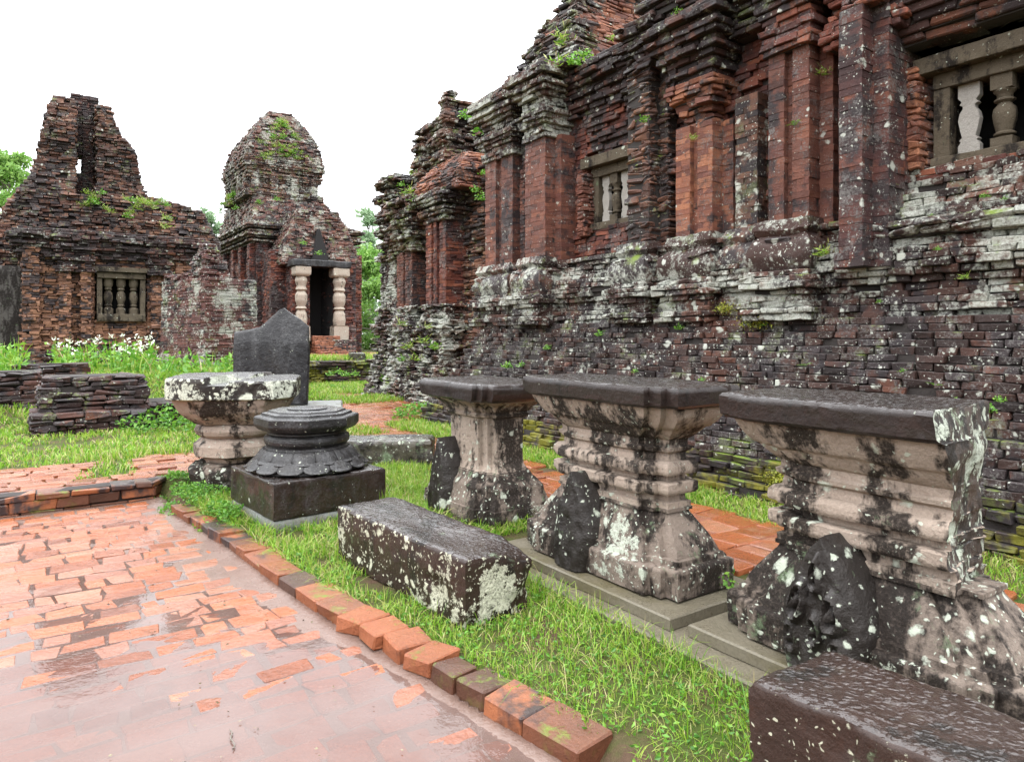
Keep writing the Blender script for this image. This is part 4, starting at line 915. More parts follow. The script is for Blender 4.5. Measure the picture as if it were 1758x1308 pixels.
# ================================================================ CARVED STONES IN THE FOREGROUND
def tz(o, V): return V
def redent(uc, vc, a, b, ru=.085, rv=.04):
    c = [(a-2*ru, -b), (a-2*ru, -b+rv), (a-ru, -b+rv), (a-ru, -b+2*rv), (a, -b+2*rv)]
    loc = c+[(x, -y) for x, y in c[::-1]]+[(-x, -y) for x, y in c]+[(-x, y) for x, y in c[::-1]]
    return ccw([P(uc+x, vc+y) for x, y in loc])
def antefix(uc, vf, z0, z1, hw, th, parent, seed, scroll=False):
    ns, nt = 41, 60; V = []
    for i in range(nt):
        t = i/(nt-1); w = hw*(.82+.24*math.sin(min(t, .36)/.36*math.pi/2))*(1 if t < .36 else max(0, 1-((t-.36)/.64)**1.45)**.8)
        for j in range(ns):
            s = j/(ns-1)*2-1; e = abs(s)
            d = th*(1-e**8)*(1.0+.10*math.cos(s*1.5))
            if e < .8: d += .012*math.sin(s*9+t*3)*math.sin(t*11)*(1-t)
            if e > .78 and e < .95: d -= .006
            if scroll:
                for (a, b, r, h) in ((-.45, .5, .26, .045), (.45, .52, .26, .045), (0, .74, .24, .04), (0, .35, .20, .035), (-.5, .22, .2, .03), (.55, .25, .2, .03)):
                    q = math.hypot((s-a), (t-b)*1.5)/r
                    if q < 1: d += 1.7*h*(math.cos(q*math.pi*2.6)*.42+.58)*(1-q**3)
            if e >= .999: d = -.12
            V.append((*P(uc+s*w, vf-d+.05*t), z0+(z1-z0)*t))
    V = np.array(V); d = np.stack([fbm(V, 13, 3, seed+k) for k in range(3)], 1)*.012; V = V+d
    f = [q for q in grid_faces(nt, ns)]
    return place('antefix', V, f, SB['ante'], parent, smooth=50)
def pedestal(label, uc, vc, a, b, z0, slab, body, foot, brk=None, seed=0, ant=None, scroll=False):
    t = thing('stone_pedestal', label, 'pedestal', (*P(uc, vc), z0), 'carved stone pedestals in a row')
    pl = redent(uc, vc, a, b); pb = pl
    if brk is not None:      # snapped off at the near end: plan without the near redents
        ru, rv_ = .085, .04; a1 = uc+a
        pb = ccw([P(brk, vc-b), P(a1-2*ru, vc-b), P(a1-2*ru, vc-b+rv_), P(a1-ru, vc-b+rv_), P(a1-ru, vc-b+2*rv_), P(a1, vc-b+2*rv_), P(a1, vc+b-2*rv_), P(a1-ru, vc+b-2*rv_), P(a1-ru, vc+b-rv_), P(a1-2*ru, vc+b-rv_), P(a1-2*ru, vc+b), P(brk, vc+b)])
    for nm, prof, mat, amp, chip in (('base', foot, 'foot', .0026, .006), ('body', body, 'body', .0024, .004), ('top_slab', slab, 'slab', .004, .012)):
        cut = brk is not None and nm != 'base'
        pz = [q[0]+k*1e-5 for k, q in enumerate(prof)]; po = [q[1] for q in prof]
        def dfm(V):
            u = UX*V[:, 0]+UY*V[:, 1]; v = VX*V[:, 0]+VY*V[:, 1]
            k = sstep(V[:, 2], .40, .62)*(1-sstep(V[:, 2], .98, 1.16)); u = uc+(u-uc)*(1-.11*k)
            if cut:
                o = np.interp(V[:, 2], pz, po); w = 1-sstep(u-(brk-o), .0, .30)
                u0 = brk+np.interp(V[:, 2], [.4, .55, .8, 1.0, 1.15, 1.25, 1.33], [-.12, -.08, -.06, -.06, -.06, -.045, -.03])+.13*(v-vc)+.03*fbm(V, 3.6, 2, 7)+.016*fbm(V, 12, 3, 9)
                w2 = 1-sstep(u-(brk-o), .0, .06); u = u+w*(u0-(brk-o)); u = np.where(w2 > .0, u, u)
            return np.stack([UX*u+VX*v, UY*u+VY*v, V[:, 2]], 1)
        L = Loft(); L.add(pb if cut else pl, prof, .022, .016, amp, 8, chip, seed, deform=dfm)
        if not cut: L.build(nm, SB[mat], t); continue
        V = np.concatenate(L.V); mi = []
        for f in L.F:
            p = V[f]; n_ = np.cross(p[1]-p[0], p[2]-p[0]) if len(f) < 5 else np.array([0, 0, 1.]); n_ = n_/(np.linalg.norm(n_)+1e-12); c_ = p.mean(0)
            mi.append(1 if -(UX*n_[0]+UY*n_[1]) > .45 and UX*c_[0]+UY*c_[1] < brk+.16 else 0)
        place(nm, V, L.F, [SB[mat], SB['snap']], t, mi=mi, smooth=42)
    if ant: antefix(*ant, t, seed, scroll)
    return t
F_A = lambda z: [(z, -.02), (z+.012, .005), (z+.155, .008), (z+.165, .0), (z+.172, -.028), (z+.20, -.032), (z+.205, -.05), (z+.235, -.06), (z+.30, -.082), (z+.36, -.108), (z+.40, -.13), (z+.415, -.135), (z+.42, -.12), (z+.438, -.12), (z+.44, -.14)]
T0 = .185
bodyB = [(.60, -.135), (.61, -.128), (.655, -.125), (.66, -.15), (.70, -.15), (.705, -.105), (.72, -.095), (.765, -.095), (.772, -.11), (.775, -.15), (.81, -.15), (.815, -.10), (.83, -.092), (.865, -.095), (.885, -.115), (.89, -.145),
         (.93, -.15), (.945, -.125), (.965, -.12), (.975, -.14), (1.01, -.14), (1.02, -.125), (1.045, -.105), (1.08, -.085), (1.085, -.07), (1.11, -.055), (1.16, -.03), (1.20, -.015), (1.21, -.02)]
pedestal('broad stone pedestal with banded waist standing on a concrete step, between the two others', 3.20, 3.03, .67, .30, T0,
         [(1.205, -.03), (1.21, .012), (1.225, .03), (1.30, .032), (1.318, .022), (1.324, .0)], bodyB, F_A(T0), seed=3, ant=(3.30, 2.74, T0+.01, .77, .165, .07))
pedestal('broken stone pedestal with a snapped corner behind the wet brown block', 1.60, 3.06, .62, .31, T0,
         [(1.195, -.03), (1.20, .012), (1.215, .03), (1.30, .034), (1.315, .022), (1.322, .0)], bodyB, F_A(T0), brk=1.30, seed=8,
         ant=(1.66, 2.73, T0+.0, .76, .185, .08), scroll=True)
bodyA = [(.50, -.12), (.52, -.135), (.56, -.15), (.64, -.155), (.92, -.15), (.935, -.145), (.945, -.12), (.965, -.115), (.97, -.125), (.985, -.125), (.99, -.105), (1.03, -.09), (1.06, -.05), (1.07, -.02), (1.08, -.02)]
pedestal('narrow stone pedestal with plain ribbed shaft, nearest the black lotus stone', 4.98, 3.17, .56, .36, .10,
         [(1.075, -.03), (1.08, .01), (1.095, .035), (1.19, .038), (1.215, .022), (1.222, .0)], bodyA,
         [(.10, -.05), (.12, -.01), (.17, .01), (.20, .005), (.25, .0), (.255, -.015), (.28, -.02), (.30, -.03), (.36, -.05), (.40, -.055), (.43, -.075), (.45, -.10), (.51, -.125)], seed=13, ant=(5.14, 2.83, .10, .75, .15, .075))
# square boss on the ribbed shaft is part of its body: a thin raised panel
def block(name, label, cat, poly, z0, z1, mat, amp=.010, chip=.03, seed=0, group=None, bev=.02, deform=None, sharp=40, step=.028):
    L = Loft(); L.add(poly, [(z0, -bev), (z0+bev, 0), (z1-bev, 0), (z1-bev*.3, -bev*.4), (z1, -bev*1.2)], step, .022, amp, 6, chip, seed, deform=deform)
    V = np.concatenate(L.V); o = place(name, V, L.F, SB[mat] if isinstance(mat, str) else mat, None, smooth=sharp, at_base=True)
    return tag(o, label, cat, group)
ang = math.atan2(1.16, -.936)
def dish(V):
    c, s = math.cos(-ang), math.sin(-ang); x = (V[:, 0]+.547)*c-(V[:, 1]-4.37)*s; y = (V[:, 0]+.547)*s+(V[:, 1]-4.37)*c
    k = np.clip((V[:, 2]-.30)/.1, 0, 1); d = np.exp(-((x+.25)/.33)**2-((y)/.13)**2)*.028+np.clip(-x-.5, 0, .3)*np.clip(-y+.02, 0, .2)*1.2
    V = V.copy(); V[:, 2] -= k*d; V[:, 2] += np.where(V[:, 2] < .12, 0, .0); return V
block('fallen_block', 'long wet stone block speckled white along its side, by the brick kerb', 'stone block', orect(-.547, 4.37, .765, .225, ang), .045, .425, 'blockw', seed=21, deform=dish)
A = np.array((.775, 2.27)); dv_ = np.array((VX, VY)); du_ = np.array((-UX, -UY))
def rough_end(V):
    d = (V[:, :2]-A)@du_; k = np.clip(.28-d, 0, .28)/.28
    n = fbm(V, 7, 3, 5); V = V.copy(); V[:, 2] -= k*np.clip((V[:, 2]-.3)/.2, 0, 1)*(.03+.03*n); V[:, :2] += du_*(k*.025*n)[:, None]; return V
block('fallen_block', 'dark brown wet stone block with chipped end in front of the broken pedestal', 'stone block', ccw([A, A+dv_*.43, A+dv_*.46+du_*1.9, A+du_*1.9]), .03, .50, 'block', seed=31, amp=.012, deform=rough_end)
block('mossy_block', 'low grey green mossy stone block lying behind the lotus pedestal', 'stone block', orect(-1.62, 8.0, .72, .25, .06), .05, .43, 'mossb', seed=41, amp=.016, bev=.05)
tag(place('concrete_plinth', *(lambda L: (np.concatenate(L.V), L.F))(Loft().add(rect(.4, 4.15, 2.52, 3.52), [(-.05, 0), (.108, 0), (.12, -.012)], .08, .05, .004, 3, 0)), CONC, None, smooth=40, at_base=True), 'long low strip of stained concrete under the two near pedestals', 'plinth')
def cstep(label, u0, u1, v0, v1, seed, extra):
    L = Loft(); L.add(rect(u0, u1, v0, v1), [(.124, 0), (.176, 0), (.184, -.008)], .06, .04, .003, 3, 0, seed)
    tag(place('concrete_step', np.concatenate(L.V), L.F, CONC, None, smooth=40, at_base=True), label, 'step')
cstep('concrete step under the middle pedestal', 2.42, 3.98, 2.63, 3.42, 3, 0)
cstep('concrete step under the broken pedestal', .85, 2.33, 2.66, 3.45, 5, 0)

# lotus pedestal on its plinth
LC = np.array((-1.78, 6.08)); LA = math.radians(40)
t = thing('lotus_pedestal', 'black wet stone with octagonal top and lotus petals at its foot', 'pedestal', (*LC, .457))
cx_, cy_ = LC
def octa(r, ph=math.pi/8+LA): return circ(cx_, cy_, r, 8, ph)
L = Loft(); L.add(octa(.44), [(.785, -.06), (.80, -.03), (.83, -.005), (.84, 0), (.90, 0), (.912, -.012), (.915, -.05), (.922, -.055), (.935, -.058), (.94, -.10), (.945, -.105), (.955, -.11), (.958, -.13)], .03, .012, .002, 8, .004, 2)
L.add(circ(cx_, cy_, .17, 36), [(.955, 0), (.968, 0), (.972, -.02)], .05, .01, .001, 8, 0); L.build('octagonal_top', SB['lotus'], t)
L = Loft(); L.add(circ(cx_, cy_, .30, 56), [(.60, 0), (.625, .05), (.635, .055), (.65, .05), (.66, .03), (.67, .04), (.685, .055), (.71, .06), (.735, .055), (.752, .035), (.757, .02), (.762, .03), (.775, .03), (.785, .02), (.79, .01)], .04, .008, .002, 8, .004, 4)
L.build('ringed_neck', SB['lotus'], t)
V = []; Fc = []
def petals(n, r0, z0, r1, z1, ph, lift, tip):
    ns, nt = 11, 12
    for k in range(n):
        b = len(V); th = 2*math.pi*k/n+ph
        for i in range(nt):
            q = i/(nt-1); half = math.pi/n*1.04*(1 if q < .62 else math.sqrt(max(0, 1-((q-.62)/.40)**2.4)))
            for j in range(ns):
                s = j/(ns-1)*2-1
                rr = r0+(r1-r0)*q**.85+lift*(1-s*s)*(.5+.5*q)+.012*max(0, q-.8)*5-.007*math.exp(-(s/.12)**2)*(q < .9); zz = z0+(z1-z0)*q**1.25+.012*max(0, q-.85)*4-.012*s*s*0
                V.append((cx_+rr*math.cos(th+s*half), cy_+rr*math.sin(th+s*half), zz))
        Fc.extend(grid_faces(nt, ns, False, b))
petals(14, .352, .628, .435, .525, 0, .013, 0); petals(14, .39, .565, .50, .468, math.pi/14, .012, 0)
b = len(V); n = 64; core_ = [(.34, .628), (.352, .618), (.385, .56), (.42, .51), (.45, .478), (.462, .459)]
for r, z in core_:
    for k in range(n): V.append((cx_+r*math.cos(2*math.pi*k/n), cy_+r*math.sin(2*math.pi*k/n), z))
Fc.extend(grid_faces(len(core_), n, True, b))
me = place('lotus_petals', V, Fc, SB['lotus'], t, smooth=60); md = me.modifiers.new('thickness', 'SOLIDIFY'); md.thickness = .012; md.offset = -1
block('square_plinth', 'square black wet stone plinth under the lotus pedestal', 'plinth', orect(cx_, cy_, .49, .49, LA), .155, .457, 'plin', amp=.006, chip=.01, seed=51, bev=.014)
L = Loft(); L.add(orect(cx_, cy_, .485, .485, LA), [(-.02, 0), (.14, 0), (.154, -.01)], .08, .05, .003, 3, 0)
tag(place('concrete_footing', np.concatenate(L.V), L.F, CONCG, None, smooth=40, at_base=True), 'grey concrete footing under the square black plinth', 'footing')

# pedestal with the white lichened top
WC = at(408, 575, 7.05)[:2]; wx, wy = WC
t = thing('offering_pedestal', 'round waisted stone pedestal whose notched top is white with lichen', 'pedestal', (wx, wy, .36))
def chsq(h, c, a):
    o = [(h-c, -h), (h, -h+c), (h, h-c), (h-c, h), (-h+c, h), (-h, h-c), (-h, -h+c), (-h+c, -h)]; co_, si = math.cos(a), math.sin(a)
    return ccw([(wx+x*co_-y*si, wy+x*si+y*co_) for x, y in o])
def notch(V):
    V = V.copy(); dx = V[:, 0]-wx; dy = V[:, 1]-wy; k = np.clip((V[:, 2]-1.13)/.05, 0, 1)
    V[:, 2] -= k*.065*((np.abs(dx-.03) < .10) & (dy < .2)); V[:, 2] -= k*.03*(dx > .13); return V
L = Loft(); L.add(chsq(.59, .2, math.radians(14)), [(.98, -.05), (.99, -.015), (1.0, 0), (1.17, .0), (1.195, -.01), (1.20, -.03)], .025, .016, .009, 7, .02, 61, deform=notch); L.build('top_slab', SB['white'], t)
L = Loft(); L.add(chsq(.36, .13, math.radians(14)), [(.74, .0), (.77, .03), (.80, .07), (.86, .13), (.93, .17), (.985, .19)], .03, .016, .008, 7, .015, 62)
L.build('bowl', SB['body'], t)
L = Loft(); L.add(circ(wx, wy, .34, 40), [(.60, .0), (.63, .045), (.67, .06), (.71, .045), (.73, .02), (.745, 0)], .04, .012, .004, 7, .006, 63); L.build('ringed_neck', SB['body'], t)
L = Loft(); L.add(circ(wx, wy, .43, 8, .12), [(.36, -.10), (.40, -.08), (.42, -.05), (.43, 0), (.52, 0), (.535, -.02), (.56, -.05), (.60, -.09), (.61, -.10)], .03, .014, .005, 7, .01, 64); L.build('octagonal_base', SB['body'], t)
block('rough_rock', 'rough brown boulder under the white topped pedestal', 'rock', circ(wx+.02, wy, .46, 9, .3), .05, .36, 'foot', amp=.05, chip=.05, seed=66, bev=.08)
# black slab with a broken top
SD = 9.0; sx = at(468, 575, SD)[0]; sang = math.radians(14); sc_, ss_ = math.cos(sang), math.sin(sang)
ol = [(-.46, .70), (.44, .70), (.455, 1.35), (.445, 1.71), (.35, 1.80), (.22, 1.885), (.14, 1.945), (.09, 1.93), (-.02, 1.82), (-.15, 1.70), (-.30, 1.665), (-.45, 1.64), (-.46, 1.4)]
def smap(V):
    a, z, d = V[:, 0], V[:, 1], V[:, 2]; d = d+np.clip((z-1.5)/.4, 0, 1)*.08*np.clip(.1-d, 0, 1)*6
    return np.stack([sx+a*sc_-d*ss_, SD+a*ss_+d*sc_, z], 1)
L = Loft(); L.add(ol, [(-.13, -.02), (-.115, 0), (.13, 0), (.14, -.02)][::1], .03, .03, .010, 5, .0, 71, deform=smap)
V = np.concatenate(L.V); o = place('stone_slab', V, [q[::-1] for q in L.F], SB['stele'], None, smooth=35, at_base=True)
tag(o, 'upright black stone slab with a broken peaked top before the tower', 'stone slab')
L = Loft(); L.add(orect(sx+.15, SD+.05, .72, .5, sang), [(.0, 0), (.68, 0), (.698, -.02)], .08, .06, .004, 3, .0, 72)
tag(place('slab_footing', np.concatenate(L.V), L.F, CONCG, None, smooth=40, at_base=True), 'grey concrete footing carrying the upright black slab', 'footing')
b3 = at(628, 575, 22.6)
block('small_stone', 'small pale grey stone lying on top of the low retaining wall', 'stone', orect(b3[0], b3[1]-1.3, .22, .18, .5), .83, 1.06, 'mossb', amp=.02, seed=81, bev=.03, step=.05)
# ================================================================ VEGETATION
def leaf_mat(name, cols, trans=.35, rough=.45):
    m = M(name); c = m.ramp(m.math('ADD', m.math('MULTIPLY', m.rnd, .8), m.math('MULTIPLY', m.noise(1.2, 3), .25)), [((k+.5)/len(cols), x) for k, x in enumerate(cols)])
    m.L(c, m.b.inputs['Base Color']); m.b.inputs['Roughness'].default_value = rough
    t = m.t.nodes.new('ShaderNodeBsdfTranslucent'); m.L(c, t.inputs[0]); x = m.t.nodes.new('ShaderNodeMixShader'); x.inputs[0].default_value = trans
    m.L(m.b.outputs[0], x.inputs[1]); m.L(t.outputs[0], x.inputs[2]); m.L(x.outputs[0], m.t.nodes['Material Output'].inputs[0]); return m.m
GR = leaf_mat('grass_blade', [(.06, .17, .012), (.11, .26, .016), (.18, .35, .022), (.25, .39, .035), (.33, .38, .09), (.40, .33, .17)])
WD = leaf_mat('weed_leaf', [(.05, .15, .02), (.08, .22, .025), (.12, .29, .03), (.18, .34, .04)])
FERN = leaf_mat('fern_leaf', [(.07, .20, .02), (.12, .30, .03), (.20, .36, .04)])
def blades(base, h, w, lean, name, mat, label=None, kind='stuff', parent=None):
    n = len(base); a = RNG.uniform(0, 2*math.pi, n); b = RNG.uniform(0, 2*math.pi, n); ln = np.abs(RNG.normal(0, lean, n))
    dx, dy = np.cos(a), np.sin(a); ox, oy = np.cos(b), np.sin(b)
    V = np.empty((n, 7, 3)); 
    for k, (t, wk) in enumerate(((0, 1), (.4, .9), (.75, .6))):
        cx_ = base[:, 0]+ox*ln*h*t**1.8; cy_ = base[:, 1]+oy*ln*h*t**1.8; cz_ = base[:, 2]+h*t*(1-.25*np.minimum(ln, 1.4)*t)
        V[:, 2*k] = np.stack([cx_-dx*w*wk, cy_-dy*w*wk, cz_], 1); V[:, 2*k+1] = np.stack([cx_+dx*w*wk, cy_+dy*w*wk, cz_], 1)
    V[:, 6] = np.stack([base[:, 0]+ox*ln*h, base[:, 1]+oy*ln*h, base[:, 2]+h*(1-.35*np.minimum(ln, 1.6))], 1)
    tl = np.array([0, 1, 3, 2, 2, 3, 5, 4, 4, 5, 6]); tt = np.array([4, 4, 3], np.int32)
    fl = (tl[None]+(np.arange(n)*7)[:, None]).ravel(); o = place(name, V.reshape(-1, 3), (fl.astype(np.int32), np.tile(tt, n)), [mat], parent, smooth=180)
    if kind: o['kind'] = kind
    return o
def leaves(cen, size, name, mat, kind=None, parent=None, up=.4):
    """small pointed leaves, one quad each bent along the middle"""
    n = len(cen); d = RNG.normal(0, 1, (n, 3)); d[:, 2] = np.abs(d[:, 2])*up; d /= np.linalg.norm(d, axis=1)[:, None]
    q = RNG.normal(0, 1, (n, 3)); s = np.cross(d, q); s /= np.linalg.norm(s, axis=1)[:, None]+1e-9; nn = np.cross(s, d); sz = (size*RNG.uniform(.6, 1.4, n))[:, None]
    V = np.stack([cen, cen+d*sz*.5+s*sz*.26+nn*sz*.06, cen+d*sz-nn*sz*.1, cen+d*sz*.5-s*sz*.26+nn*sz*.06], 1)
    fl = np.arange(n*4).astype(np.int32); o = place(name, V.reshape(-1, 3), (fl, np.full(n, 4, np.int32)), [mat], parent)
    if kind: o['kind'] = kind
    return o
def inpoly(x, y, poly):
    r = np.zeros(len(x), bool); p = np.asarray(poly); n = len(p)
    for i in range(n):
        a, b = p[i], p[(i+1) % n]; c = ((a[1] > y) != (b[1] > y)) & (x < (b[0]-a[0])*(y-a[1])/(b[1]-a[1]+1e-12)+a[0]); r ^= c
    return r
BLOCKED = [orect(-.547, 4.37, .70, .18, ang), ccw([A, A+dv_*.43, A+dv_*.46+du_*1.9, A+du_*1.9]), rect(.4, 4.13, 2.54, 3.5), orect(cx_, cy_, .45, .45, LA), rect(4.5, 5.46, 2.87, 3.4),
           circ(wx, wy, .42, 10), orect(sx+.15, SD+.05, .68, .46, sang), orect(-1.62, 8.0, .68, .22, .06), rect(12.1, 13.3, Vat(52, 12.2), Vat(320, 12.2))]
def scatter(n, u0, u1, v0, v1, test, dens=1.5):
    u = RNG.uniform(u0, u1, n); v = RNG.uniform(v0, v1, n); x, y = UX*u+VX*v, UY*u+VY*v
    ok = test(u, v, x, y) & (y > 1.2) & (np.abs(x) < y*.8+.8)
    for b in BLOCKED: ok &= ~inpoly(x, y, b)
    x, y = x[ok], y[ok]; return np.stack([x, y, gz(x, y)-.008], 1)
def nz(x, y, sc, s): return fbm(np.stack([x, y, 0*x+.3], -1), sc, 3, s)
# the turf strip between kerb and pedestals
b = scatter(90000, .4, 7.4, .9, 4.0, lambda u, v, x, y: (v > kv(u)+.17+.08*nz(x, y, 3, 61)) & (v < np.where(u < 4.3, 2.56, 3.66+.12*nz(x, y, 2, 66))) & (nz(x, y, 2.4, 62)+.40*nz(x, y, 9, 65) > -.36))
h = .030+.038*RNG.random(len(b))+.05*np.clip(nz(b[:, 0], b[:, 1], 1.6, 63), 0, 1); far = np.clip(b[:, 1]/3.2, .8, 1.8); bv_ = VX*b[:, 0]+VY*b[:, 1]; h = h*(1+1.3*sstep(bv_, 2.30, 2.50)*(bv_ < 2.6)*RNG.random(len(b)))
tag(blades(b, h*far, .0022*far, .9, 'grass', GR), 'short bright green grass between the brick kerb and the pedestals', 'grass')
k = RNG.random(len(b)) < .022; bt = b[k]; tag(blades(bt, RNG.uniform(.09, .20, len(bt)), np.full(len(bt), .0026), .75, 'grass_stalks', GR), 'taller grass stalks standing in the turf strip', 'grass')
k = RNG.random(len(b)) < .22; bt = b[k]+np.array([0, 0, .012]); bt[:, 2] += RNG.random(len(bt))*.025; tag(leaves(bt, np.full(len(bt), .026), 'clover', WD, 'stuff', up=.35), 'small broad leaved ground cover among the grass blades', 'ground cover')
# bank at the foot of the temple and strip beside the pavement
b = scatter(60000, .3, 14, 4.55, 6.2, lambda u, v, x, y: (v > 4.74+.25*nz(x, y, 1.3, 71)) & (v < 5.42+(u > 10.2)*3) & (u < 10.3))
b2 = scatter(60000, 9.4, 19.8, 3.4, 9.5, lambda u, v, x, y: ((u > 14.2+.8*nz(x, y, .6, 72)) | (v < 4.4+.6*nz(x, y, .9, 73))) & ~((u > 15.3) & (u < 16.5) & (v > 4.7) & (v < 7.0)) & (v > 3.4) & (u > 9.4))
b = np.concatenate([b, b2]); far = np.clip(b[:, 1]/3.2, 1, 4.2); h = (.03+.035*RNG.random(len(b)))*far**.75
tag(blades(b, h, .0026*far, .8, 'grass', GR), 'grass along the mossy foot of the long temple', 'grass')
# left lawn
b = scatter(110000, 7.9, 22, -6, 4.8, lambda u, v, x, y: ~up_mask(u, v) & (u > 8.0+.25*nz(x, y, 2, 75)) & (nz(x, y, 1.5, 74)+.4*nz(x, y, 7, 77) > -.26))
far = np.clip(b[:, 1]/3.2, 1, 4.5); h = (.018+.026*RNG.random(len(b))+.05*np.clip(nz(b[:, 0], b[:, 1], .7, 76), 0, 1))*far**.8
tag(blades(b, h, .0028*far, .7, 'grass', GR), 'uneven lawn around the low brick block on the left', 'grass')
# terrace fringe
b = scatter(9000, 20.0, 24, 5.5, 12.5, lambda u, v, x, y: (v < 12) & ((u < 21.6) | (nz(x, y, .5, 81) > .15))); b[:, 2] = .83
tag(blades(b, .10+.12*RNG.random(len(b)), np.full(len(b), .012), .6, 'grass', GR), 'thin grass on the terrace before the tower steps', 'grass')
# weeds: bushy broad leaved patches
def weedpatch(name, label, cx0, cy0, rad, n, hgt, lsz, mat=WD, z0=None, cat='weeds'):
    a = RNG.uniform(0, 2*math.pi, n); r = rad*np.sqrt(RNG.random(n)); x = cx0+r*np.cos(a); y = cy0+r*np.sin(a)
    z = (gz(x, y) if z0 is None else z0)+hgt*RNG.random(n)**.8*(1-.6*(r/rad)**2)
    o = leaves(np.stack([x, y, z], 1), np.full(n, lsz), name, mat, 'stuff', up=.6); return tag(o, label, cat)
for lb, (px, py), rad, n, hg, ls in (('leafy weeds crowding the rough boulder by the kerb end', (335, 850), .34, 1500, .17, .032), ('weeds filling the corner between the step and the kerb', (300, 832), .22, 900, .10, .03), ('weeds at the left corner of the square black plinth', (375, 880), .2, 700, .17, .036),
        ('weeds at the foot of the low brick block', (300, 735), .9, 1500, .36, .07), ('leafy weeds at the right frame edge below the temple', (1725, 850), .30, 800, .45, .06), ('weeds beside the narrow pedestal by the pavement', (722, 720), .5, 600, .3, .07)):
    g = gp(px, py, .12); weedpatch('weeds', lb, g[0], g[1], rad, n, hg, ls)
MOSS = leaf_mat('yellow_moss', [(.10, .13, .01), (.22, .26, .02), (.32, .30, .03)], .1)
for lb, px, py, v, r, n in (('yellow green moss cushion on the ledge above the steps of the long temple', 1302, 553, 6.12, .16, 900), ('yellow moss on the foot of the long temple beside the broken pedestal', 1350, 825, None, .16, 900), ('moss on the ledge right of the orange pilaster foot', 1245, 530, 6.14, .10, 300)):
    if v is None: p = at(px, py, 6.05)
    else: p = at(px, py, v/(VX*(px-CX)/F+VY))
    q = RNG.normal(0, 1, (n, 3))*np.array([r*.6, r*.25, r*.28]); x = q[:, 0]*UX+q[:, 1]*VX; y = q[:, 0]*UY+q[:, 1]*VY
    tag(leaves(np.stack([p[0]+x, p[1]+y, p[2]+q[:, 2]], 1), np.full(n, .022), 'moss', MOSS, 'stuff', up=.8), lb, 'moss')
# flowering weeds in front of the split ruin
def flowers(name, label, px0, px1, D0, D1, n, hgt):
    px = RNG.uniform(px0, px1, n); D = RNG.uniform(D0, D1, n); x = (px-CX)/F*D; z = gz(x, D); hh = hgt*RNG.uniform(.5, 1.1, n)
    base = np.stack([x, D, z], 1); o = blades(base, hh, np.full(n, .012), .35, name, GR)
    tag(o, label, 'wildflowers')
    m = np.repeat(base, 5, 0); m[:, 2] += np.repeat(hh, 5)*RNG.random(len(m))*.8; m[:, :2] += RNG.normal(0, .07, (len(m), 2))
    tag(leaves(m, np.full(len(m), .13), 'flower_leaves', FERN, 'stuff', up=.7), 'pale green leaves under the white flower heads', 'leaves')
    return base, hh
WHT = plain('white_petal', (.75, .76, .66), .6)
base, hh = flowers('wildflowers', 'tall flowering weeds with white heads before the split ruin', 92, 265, 14.2, 17.2, 130, .82)
k = RNG.random(len(base)) < .5; c = base[k].copy(); c[:, 2] += hh[k]*.93; c[:, :2] += RNG.normal(0, .08, (len(c), 2)); c = np.repeat(c, 5, 0)+RNG.normal(0, .018, (len(c)*5, 3))
tag(leaves(c, np.full(len(c), .062), 'white_flower_heads', WHT, 'stuff', up=1.), 'small white flower heads on the tall weeds', 'flowers')
flowers('weeds', 'green weeds in front of the lichened wall stump', 268, 410, 13.5, 16, 110, .55)
flowers('weeds', 'green weeds along the left frame edge', -20, 36, 12.5, 16, 90, .8)
# ferns and tufts rooted in the masonry: one plant each
def plant_mesh(kind):
    P3 = []
    if kind == 0:      # fern: fronds with paired leaflets
        V = []; f = []
        for k in range(9):
            a = 2*math.pi*k/9+random.random(); L = random.uniform(.7, 1.1)
            for i in range(12):
                t = (i+1)/12; c = np.array([math.cos(a)*L*t, math.sin(a)*L*t, .9*t-.65*t*t]); sd = np.array([-math.sin(a), math.cos(a), .1])
                w = .24*(1-t)*(.4+t*1.2)+.03
                for s in (-1, 1):
                    b = len(V); V += [c, c+sd*s*w+np.array([0, 0, -.03]), c+sd*s*w*.6+np.array([math.cos(a), math.sin(a), 0])*.09]; f.append([b, b+1, b+2])
        return np.array(V), f
    n = 70; V = []; f = []
    for k in range(n):
        c = np.array([random.gauss(0, .35), random.gauss(0, .35), abs(random.gauss(.3, .3))]); d = np.array([random.gauss(0, 1), random.gauss(0, 1), abs(random.gauss(.4, .5))]); d /= np.linalg.norm(d)
        s = np.cross(d, [random.gauss(0, 1), random.gauss(0, 1), 1]); s /= np.linalg.norm(s); z = random.uniform(.2, .42) if kind == 1 else random.uniform(.4, .8); w = .3 if kind == 1 else .07
        b = len(V); V += [c, c+d*z*.5+s*z*w, c+d*z, c+d*z*.5-s*z*w]; f.append([b, b+1, b+2, b+3])
    return np.array(V), f
PMESH = []
for k in range(3):
    V, f = plant_mesh(k); PMESH.append(mesh_from('plant', V, f, [FERN if k != 2 else GR]))
def wall_plant(p, size, kind, label, group, name='wall_plant', cat='plant'):
    o = bpy.data.objects.new(name, PMESH[kind]); COL.objects.link(o); o.location = p; o.scale = (size*.7, size*.7, size*.6); o.rotation_euler = (random.uniform(-.2, .2), random.uniform(-.2, .2), random.uniform(0, 6.28))
    return tag(o, label, cat, group)
def stepv(z): return 6.14-max(0, 1.74-z)*.54
def on_temple(px, py, v):
    if v is None:
        v = 5.9
        for _ in range(12):
            D = v/(VX*(px-CX)/F+VY); v = stepv(EYE-(py-HY)*D/F)-.03
    D = v/(VX*(px-CX)/F+VY); return at(px, py, D)
